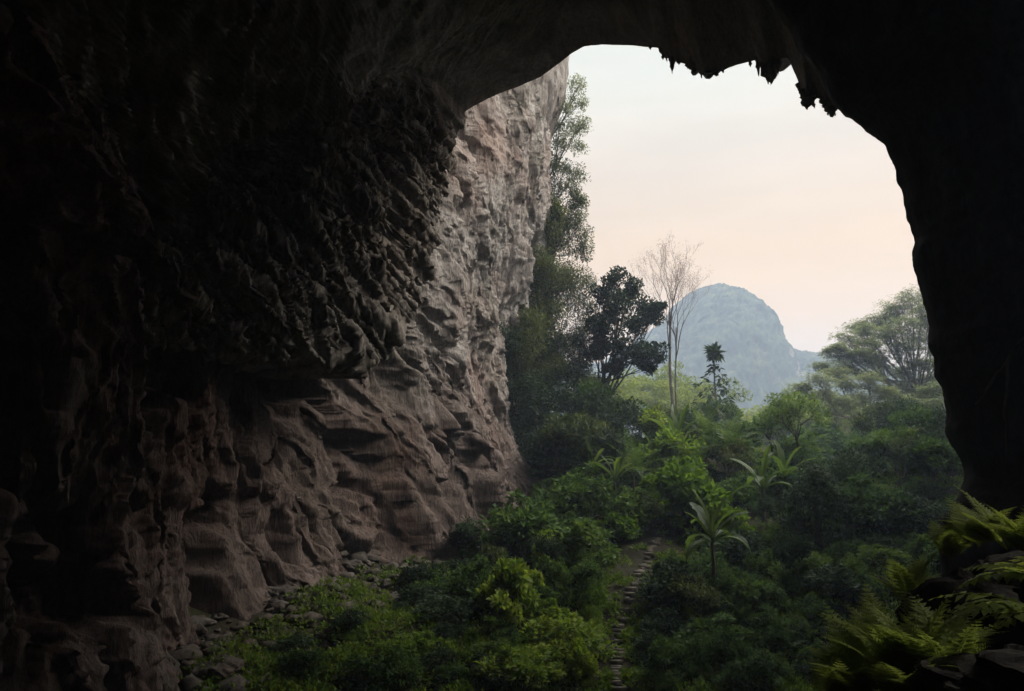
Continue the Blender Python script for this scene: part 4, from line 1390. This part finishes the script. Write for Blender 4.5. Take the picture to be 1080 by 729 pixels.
# vine draped masses on the right
def vine_mass(px, Y, top_py, w, label, seed, leaf=L_DARK, squareness=2.4):
    r = np.random.default_rng(seed)
    b_ = base_at(px, Y); H_ = at(px, top_py, Y)[2] - b_[2]
    tr, cr = Geo(), Geo()
    tr.tube(np.array([(0, 0, -0.5), (0.1, 0, H_ * 0.4), (0, 0.1, H_ * 0.8)]), [0.4, 0.3, 0.15], 8)
    n = int(150 * max(1, w * H_ / 40))
    for k in range(n):
        z = r.random() ** 0.8
        a = r.random() * 6.28
        rr_ = w * 0.5 * (1 - z ** squareness) ** 0.5 * (0.72 + 0.28 * r.random()) * (1 + 0.22 * math.sin(3 * a + seed + 5 * z))
        c = np.array((math.cos(a) * rr_, math.sin(a) * rr_ * 0.8, z * H_ * (0.94 + 0.06 * math.sin(a * 2 + seed))))
        clump(cr, r, c, 0.55 + 0.3 * r.random(), 46, 0.26, 0.15, up=-0.1, flat=1.25, droop=0.3)
    for k in range(14):
        a = r.random() * 6.28
        c = np.array((math.cos(a) * w * 0.48, math.sin(a) * w * 0.4, H_ * (0.5 + 0.4 * r.random())))
        tr.tube(np.array([c, c + (0.1 * r.normal(), 0.1 * r.normal(), -1.2), c + (0.2 * r.normal(), 0.2 * r.normal(), -H_ * 0.45)]), 0.025, 4)
    t = thing('vine_covered_tree', tuple(b_), label, 'tree')
    link('trunk', tr.mesh('trunk', True), B_DARK, t)
    link('crown', cr.mesh('crown'), leaf, t)
    return t


vine_mass(857, 60, 492, 5.6, 'dark vine covered stump standing like a pillar on the slope', 501)
vine_mass(942, 62, 524, 7.0, 'broad vine smothered mound right of the dark pillar', 502)
vine_mass(958, 88, 424, 8.5, 'big dark tree smothered in vines below the umbrella tree', 503)
vine_mass(1002, 84, 462, 6.0, 'vine covered tree squeezed against the right rock wall', 504)
vine_mass(905, 78, 505, 6.0, 'greener vine covered tree behind the pillar and the mound', 505, L_BUSH)

for k, (px, Y, w, h) in enumerate([(862, 104, 5.5, 4.5), (880, 108, 6.5, 5.0), (897, 104, 6.0, 4.2), (912, 109, 6.5, 5.5), (928, 105, 5.5, 4.6), (872, 116, 7.0, 6.0), (905, 118, 7.0, 6.4), (846, 110, 6.0, 4.6)]):
    kd = (4, 0, 1)[k % 3]
    put_shrub(kd, base_at(px, Y), (w / PW[kd], w / PW[kd], h / PH[kd]), 'misty bush in the dip of the ridge beneath the feathery trees', 'misty bushes in the dip of the ridge', k * 2.1)

# mixed understory: taller leafy plants standing above the shrubs
r_ = np.random.default_rng(444)
und = []
for k, (lf, nl, L, W, kids, cl) in enumerate([(L_BUSH, 70, 0.40, 0.20, (2, 3), 0.75), (L_DARK, 80, 0.34, 0.18, (2, 3), 0.85), (L_CREEP, 60, 0.50, 0.20, (2, 3), 0.8), (L_BRIGHT, 46, 0.46, 0.24, (2, 2), 0.7)]):
    t = leaf_tree('understory_tree', (0, 0, -500), 'proto', 460 + k, 6.0, 2.0, 0.11, 2, lf, B_MID, nl, L, W, cl, 0.62, kids, 0.12, 0.7, 0.75, first=1.7, wig=0.16)
    und.append([t, False])
UND = []
for k in range(34):
    px = r_.uniform(645, 845) if k % 4 else r_.uniform(935, 1000)
    UND.append((px, r_.uniform(76, 100), r_.uniform(4.2, 6.8), int(r_.choice([0, 1, 2, 3, 0, 2])), 'leafy young tree in the thicket along the ridge of the slope', 'young trees along the ridge'))
for k in range(20):
    UND.append((r_.uniform(548, 645), r_.uniform(72, 92), r_.uniform(6.0, 9.5), int(r_.choice([1, 1, 2, 0])), 'tall shaded young tree crowding the foot of the creeper covered cliff', 'young trees at the foot of the creeper covered cliff'))
for k in range(12):
    UND.append((r_.uniform(470, 880), r_.uniform(48, 66), r_.uniform(2.4, 4.0), int(r_.choice([0, 1, 2, 3])), 'slender leafy plant standing above the shrubs on the middle slope', 'slender plants on the middle slope'))
for k in range(16):
    UND.append((r_.uniform(880, 1000), r_.uniform(64, 80), r_.uniform(3.4, 5.6), int(r_.choice([0, 1, 1, 2])), 'shaded young tree on the slope close to the black right wall', 'young trees close to the right wall'))
for (px, Y, H_, kd, lb, gp) in UND:
    b_ = base_at(px, Y)
    if b_[0] < float(wall_x(np.array(Y * 1.0), np.array(b_[2] + 1))) + 2: continue
    if hides_path(b_, H_ * 0.5, H_): continue
    sc_ = (H_ / 6.0 * r_.uniform(0.75, 1.1),) * 2 + (H_ / 6.0,)
    if not und[kd][1]:
        und[kd][1] = True
        place(und[kd][0], b_, r_.random() * 6.28, sc_)
        tag(und[kd][0], lb, None, gp)
    else:
        copy_thing(und[kd][0], tuple(b_), lb, r_.random() * 6.28, sc_, gp)

# pale hazy trees beyond the ridge
r_ = np.random.default_rng(333)
FAR = [(648, 150, 398), (672, 138, 402), (694, 146, 384), (738, 150, 396), (724, 132, 408), (782, 160, 428), (806, 150, 424), (832, 140, 418), (862, 150, 404), (884, 135, 430), (634, 128, 388), (908, 150, 420), (936, 160, 400)]
far_proto = None
for k, (px, Y, tp) in enumerate(FAR):
    b_ = base_at(px, Y); H_ = at(px, tp, Y)[2] - b_[2]
    lb, gp = 'pale hazy tree beyond the ridge in the valley mist', 'pale trees beyond the ridge'
    if k % 4 == 0:
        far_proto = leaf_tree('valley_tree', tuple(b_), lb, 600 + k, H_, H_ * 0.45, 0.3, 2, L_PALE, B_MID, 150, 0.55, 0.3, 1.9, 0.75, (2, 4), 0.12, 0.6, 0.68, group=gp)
        fh = H_
    else:
        copy_thing(far_proto, tuple(b_), lb, k * 1.9, (H_ / fh * 1.1, H_ / fh * 1.1, H_ / fh), gp)

# ------------------------------------------------------------------ growth on the cliff edge
def cliff_curtain(name, Yr, Zr, n, off, label, seed, leaf, nl=40, L=0.34, W=0.17, fade=None):
    r = np.random.default_rng(seed)
    cr, st = Geo(), Geo()
    b0 = wall_surface(0.5 * (Yr[0] + Yr[1]), Zr[0])
    for k in range(n):
        Z_k = Zr[0] + (Zr[1] - Zr[0]) * r.random() ** 1.15
        f = (Z_k - Zr[0]) / (Zr[1] - Zr[0])
        ylo = Yr[0] + (Yr[1] - Yr[0]) * (fade * f if fade else 0)
        Y_k = r.uniform(ylo, Yr[1])
        if fbm(np.array(Y_k / 2.2), np.array(Z_k / 4.5), np.array(seed * 1.0), 88, 2) < -0.13: continue
        bulge = float(np.clip(0.25 + 1.9 * fbm(np.array(Y_k / 3.2), np.array(Z_k / 4.0), np.array(seed * 2.0), 91, 2), 0, 1.5))
        p = wall_surface(Y_k, Z_k) + np.array((r.random() ** 0.6 * off * bulge, -r.random() * off * 0.5 * bulge, 0))
        clump(cr, r, p - b0, 0.55 + 0.5 * r.random(), nl, L, W, up=-0.1, flat=1.3, droop=0.35)
        if k % 9 == 0 and n > 100:
            ln = 2 + 4 * r.random()
            q_ = np.stack([np.linspace(0, 0.25 * r.normal(), 6), np.linspace(0, 0.25 * r.normal(), 6), np.linspace(0, -ln, 6)], 1)
            st.tube(p - b0 + q_, 0.03, 4)
    t = thing(name, tuple(b0), label, 'creeper')
    link('foliage', cr.mesh('foliage'), leaf, t)
    if st.n:
        link('stem', st.mesh('stem', True), B_DARK, t)
    return t


cliff_curtain('creeper', (81, 99), (-2, 13), 1200, 4.6, 'dark creeper mass covering the foot of the cliff', 701, L_DARK)
cliff_curtain('creeper', (82.5, 99), (8, 31), 1500, 3.8, 'thick green creeper curtain hanging on the upper cliff edge', 702, L_CREEP, fade=0.55)
cliff_curtain('creeper', (90.5, 96), (25, 40), 70, 0.6, 'thin mossy creeper streak under the cliff overhang', 703, L_CREEP, 26, fade=0.3)
CT = [(95, 5, [(596, 432, 15), (610, 420, 15), (622, 408, 14), (604, 402, 15), (586, 414, 14), (616, 440, 13)], 95, L_CREEP, 'bushy tree leaning from the cliff just above the dark leaved tree'),
      (95.5, 11, [(592, 380, 15), (608, 372, 15), (618, 356, 13), (600, 352, 15), (584, 362, 14), (612, 388, 12)], 95, L_CREEP, 'bushy tree jutting from the cliff in the middle of the curtain'),
      (96, 18, [(590, 322, 15), (604, 312, 15), (616, 298, 13), (600, 290, 14), (584, 300, 14), (618, 324, 11)], 85, L_CREEP, 'leafy tree jutting from the cliff where the curtain meets the sky'),
      (96.5, 24, [(586, 258, 13), (600, 250, 13), (614, 238, 11), (604, 226, 12), (590, 230, 12), (616, 262, 9), (610, 212, 8), (574, 246, 11), (578, 226, 10), (572, 266, 11)], 64, L_CREEP, 'airy tree growing from the cliff edge against the sky'),
      (97, 30, [(588, 204, 10), (600, 194, 10), (610, 182, 9), (596, 176, 9), (606, 200, 8), (578, 196, 9), (584, 176, 8), (574, 214, 9)], 36, L_CREEP, 'wispy tree with thin leaves high on the cliff edge'),
      (97, 35, [(598, 150, 9), (608, 140, 9), (602, 126, 9), (616, 132, 7), (612, 154, 7), (586, 150, 8), (590, 132, 7), (584, 166, 8)], 26, L_FEATHER, 'sparse twiggy tree near the top of the cliff edge'),
      (97, 41, [(606, 102, 8), (612, 88, 8), (604, 84, 7), (616, 110, 6), (598, 112, 6)], 18, L_FEATHER, 'faint twiggy tree just under the ceiling lip')]
for k, (Y, Z, lobes, nl, lf, lb) in enumerate(CT):
    r = np.random.default_rng(800 + k)
    root = wall_surface(Y, Z) - np.array((0.5, 0, 0))
    tr, cr = Geo(), Geo()
    first = at(lobes[0][0], lobes[0][1], Y) - root
    stem = curve_pts(np.zeros(3), first, np.array((0.3, 0, -0.3)), 7)
    tr.tube(stem, np.linspace(0.16, 0.07, 7), 7)
    for (px, py, rp) in lobes:
        Yl = Y + r.uniform(-3.0, 0.5)
        c = at(px, py, Yl) - root
        R_ = 1.3 * rp / 780.0 * Yl
        limb = curve_pts(stem[int(r.integers(2, 6))], c, r.normal(size=3) * 0.25 + np.array((0, 0, 0.2)), 6)
        tr.tube(limb, np.linspace(0.06, 0.02, 6), 5)
        for q in range(14):
            cc = c + rand_dirs(r, 1)[0] * R_ * (0.3 + 0.7 * r.random())
            tr.tube(np.array([limb[int(r.integers(2, 6))], cc]), [0.025, 0.012], 4)
            clump(cr, r, cc, R_ * (0.35 + 0.25 * r.random()), nl, 0.30, 0.13, up=0.0, flat=1.1, droop=0.3)
    t = thing('cliff_tree', tuple(root), lb, 'tree')
    link('trunk', tr.mesh('trunk', True), B_MID, t)
    link('crown', cr.mesh('crown'), lf, t)

# ------------------------------------------------------------------ foreground rocks and ferns on the right ledge
ledge_rock = make_boulder(at(1062, 640, 9.0) - np.array((0, 0, 0.25)), (0.80, 1.0, 0.80), 61, 'black shaded boulder ringed by ferns on the near ledge', M_DARKROCK, 5)
make_boulder(at(1085, 735, 6.6) - np.array((0, 0, 0.2)), (0.75, 0.9, 0.55), 63, 'ridged grey rock at the bottom right corner', M_DARKROCK, 5)
FERN = [
    (905, 735, 8.2, 0.80, 'olive fern at the left end of the near fern bank'),
    (935, 712, 8.4, 0.85, 'tall olive fern in the middle of the near fern bank'),
    (968, 722, 7.8, 0.85, 'broad fern spilling below the black boulder'),
    (1002, 728, 7.6, 0.80, 'fern beside the ridged corner rock'),
    (945, 745, 7.6, 0.80, 'fern at the lower edge of the near bank'),
    (985, 700, 8.6, 0.70, 'fern pressed against the base of the black boulder'),
    (960, 640, 9.6, 0.62, 'small fern at the left flank of the black boulder'),
    (1002, 590, 9.4, 0.60, 'fern on the left crest of the black boulder'),
    (1032, 578, 9.2, 0.62, 'fern on top of the black boulder under the rock wall'),
    (1062, 580, 8.8, 0.66, 'fern on the right crest of the black boulder'),
    (1090, 590, 8.4, 0.70, 'fern partly outside the view above the black boulder'),
    (890, 760, 8.0, 0.7, 'lowest fern of the near bank, mostly cut off'),
]


def bracken(seed, n, length, label):
    r = np.random.default_rng(seed)
    t = thing('fern', (0, 0, -500), label, 'fern')
    for k in range(n):
        g = Geo()
        az = (1 if k % 2 else -1) * math.pi / 2 + r.uniform(-0.9, 0.9)
        el = math.radians(r.uniform(42, 80))
        ln = length * r.uniform(0.7, 1.15)
        n_ = 14
        tq = np.linspace(0, 1, n_)
        h = np.array((math.cos(az), math.sin(az), 0.0)); s = np.array((-math.sin(az), math.cos(az), 0.0))
        an = el - (0.6 + 0.5 * r.random()) * tq ** 1.3
        mid = [np.zeros(3)]
        for i in range(n_ - 1):
            mid.append(mid[-1] + (h * math.cos(an[i]) + np.array((0, 0, math.sin(an[i])))) * ln / (n_ - 1))
        mid = np.array(mid)
        g.tube(mid, np.linspace(0.006, 0.0015, n_), 4)
        for tp in np.linspace(0.2, 0.98, 14):
            pos = np.array([np.interp(tp, tq, mid[:, j]) for j in range(3)])
            a_ = np.interp(tp, tq, an)
            fw = h * math.cos(a_) + np.array((0, 0, math.sin(a_))); up = -h * math.sin(a_) + np.array((0, 0, math.cos(a_)))
            pl_ = ln * 0.30 * min(0.55 + tp, (1.02 - tp) * 1.5)
            for sg in (-1, 1):
                d = s * sg + fw * (0.35 + 0.25 * tp) - up * 0.12 + 0.06 * r.normal(size=3)
                d /= np.linalg.norm(d)
                side = np.cross(up, d)
                m_ = 9
                tt_ = np.linspace(0.08, 0.97, m_)
                base = pos + d * (tt_ * pl_)[:, None]
                for s2 in (-1, 1):
                    L = pl_ * 0.36 * (1.06 - tt_)
                    g.leaves(base, side * s2 + d * 0.55 + 0 * base, up + 0.15 * r.normal(size=(m_, 3)), L, np.maximum(L * 0.62, 0.012), 0.03)
        link('frond', g.mesh('frond'), L_FERN, t)
    return t


for k, (px, py, Y, ln, lb) in enumerate(FERN):
    t = bracken(900 + k, 10, ln * 1.2, lb)
    place(t, at(px, py, Y), k * 0.8, 1.0, 0.0)

# large compound fronds close to the camera
r_ = np.random.default_rng(950)


def broad_fern(px, py, Y, seed, label, n=5, length=0.75):
    r = np.random.default_rng(seed)
    p = at(px, py, Y)
    t = thing('broad_fern', tuple(p), label, 'fern')
    for k in range(n):
        g = Geo()
        az = math.pi * (0.75 + 0.5 * k / max(1, n - 1)) + r.normal() * 0.12
        frond(g, (0, 0, 0), az, math.radians(r.uniform(10, 45)), length * r.uniform(0.8, 1.1), 0.9, r, 0.20, 9, 0.065, vee=0.0, rachis=0.006, taper_base=0.8)
        link('frond', g.mesh('frond'), L_FERN, t)
    return t


broad_fern(1110, 650, 5.6, 951, 'broad leafleted fern hanging in front of the black boulder', 6, 0.75)
broad_fern(1098, 610, 6.2, 952, 'broad leafleted fern at the right edge above the boulder gap', 5, 0.6)

# aerial roots on the right wall
for k, (pp, lb) in enumerate([([(1090, 345, 24.5), (1070, 368, 24.6), (1048, 400, 25.0), (1030, 428, 25.6)], 'slanting aerial root on the black right wall'),
                              ([(1064, 380, 24.4), (1062, 410, 24.4), (1060, 440, 24.4), (1062, 480, 24.3)], 'straight aerial root hanging down the black right wall')]):
    pts = np.array([at(a, b2, c2) for a, b2, c2 in pp])
    g = Geo(); g.tube(resample(pts, 16) + 0.02 * np.random.default_rng(k).normal(size=(16, 3)), 0.045, 6)
    tag(link('aerial_root', g.mesh('aerial_root', True), B_MID), lb, 'root')
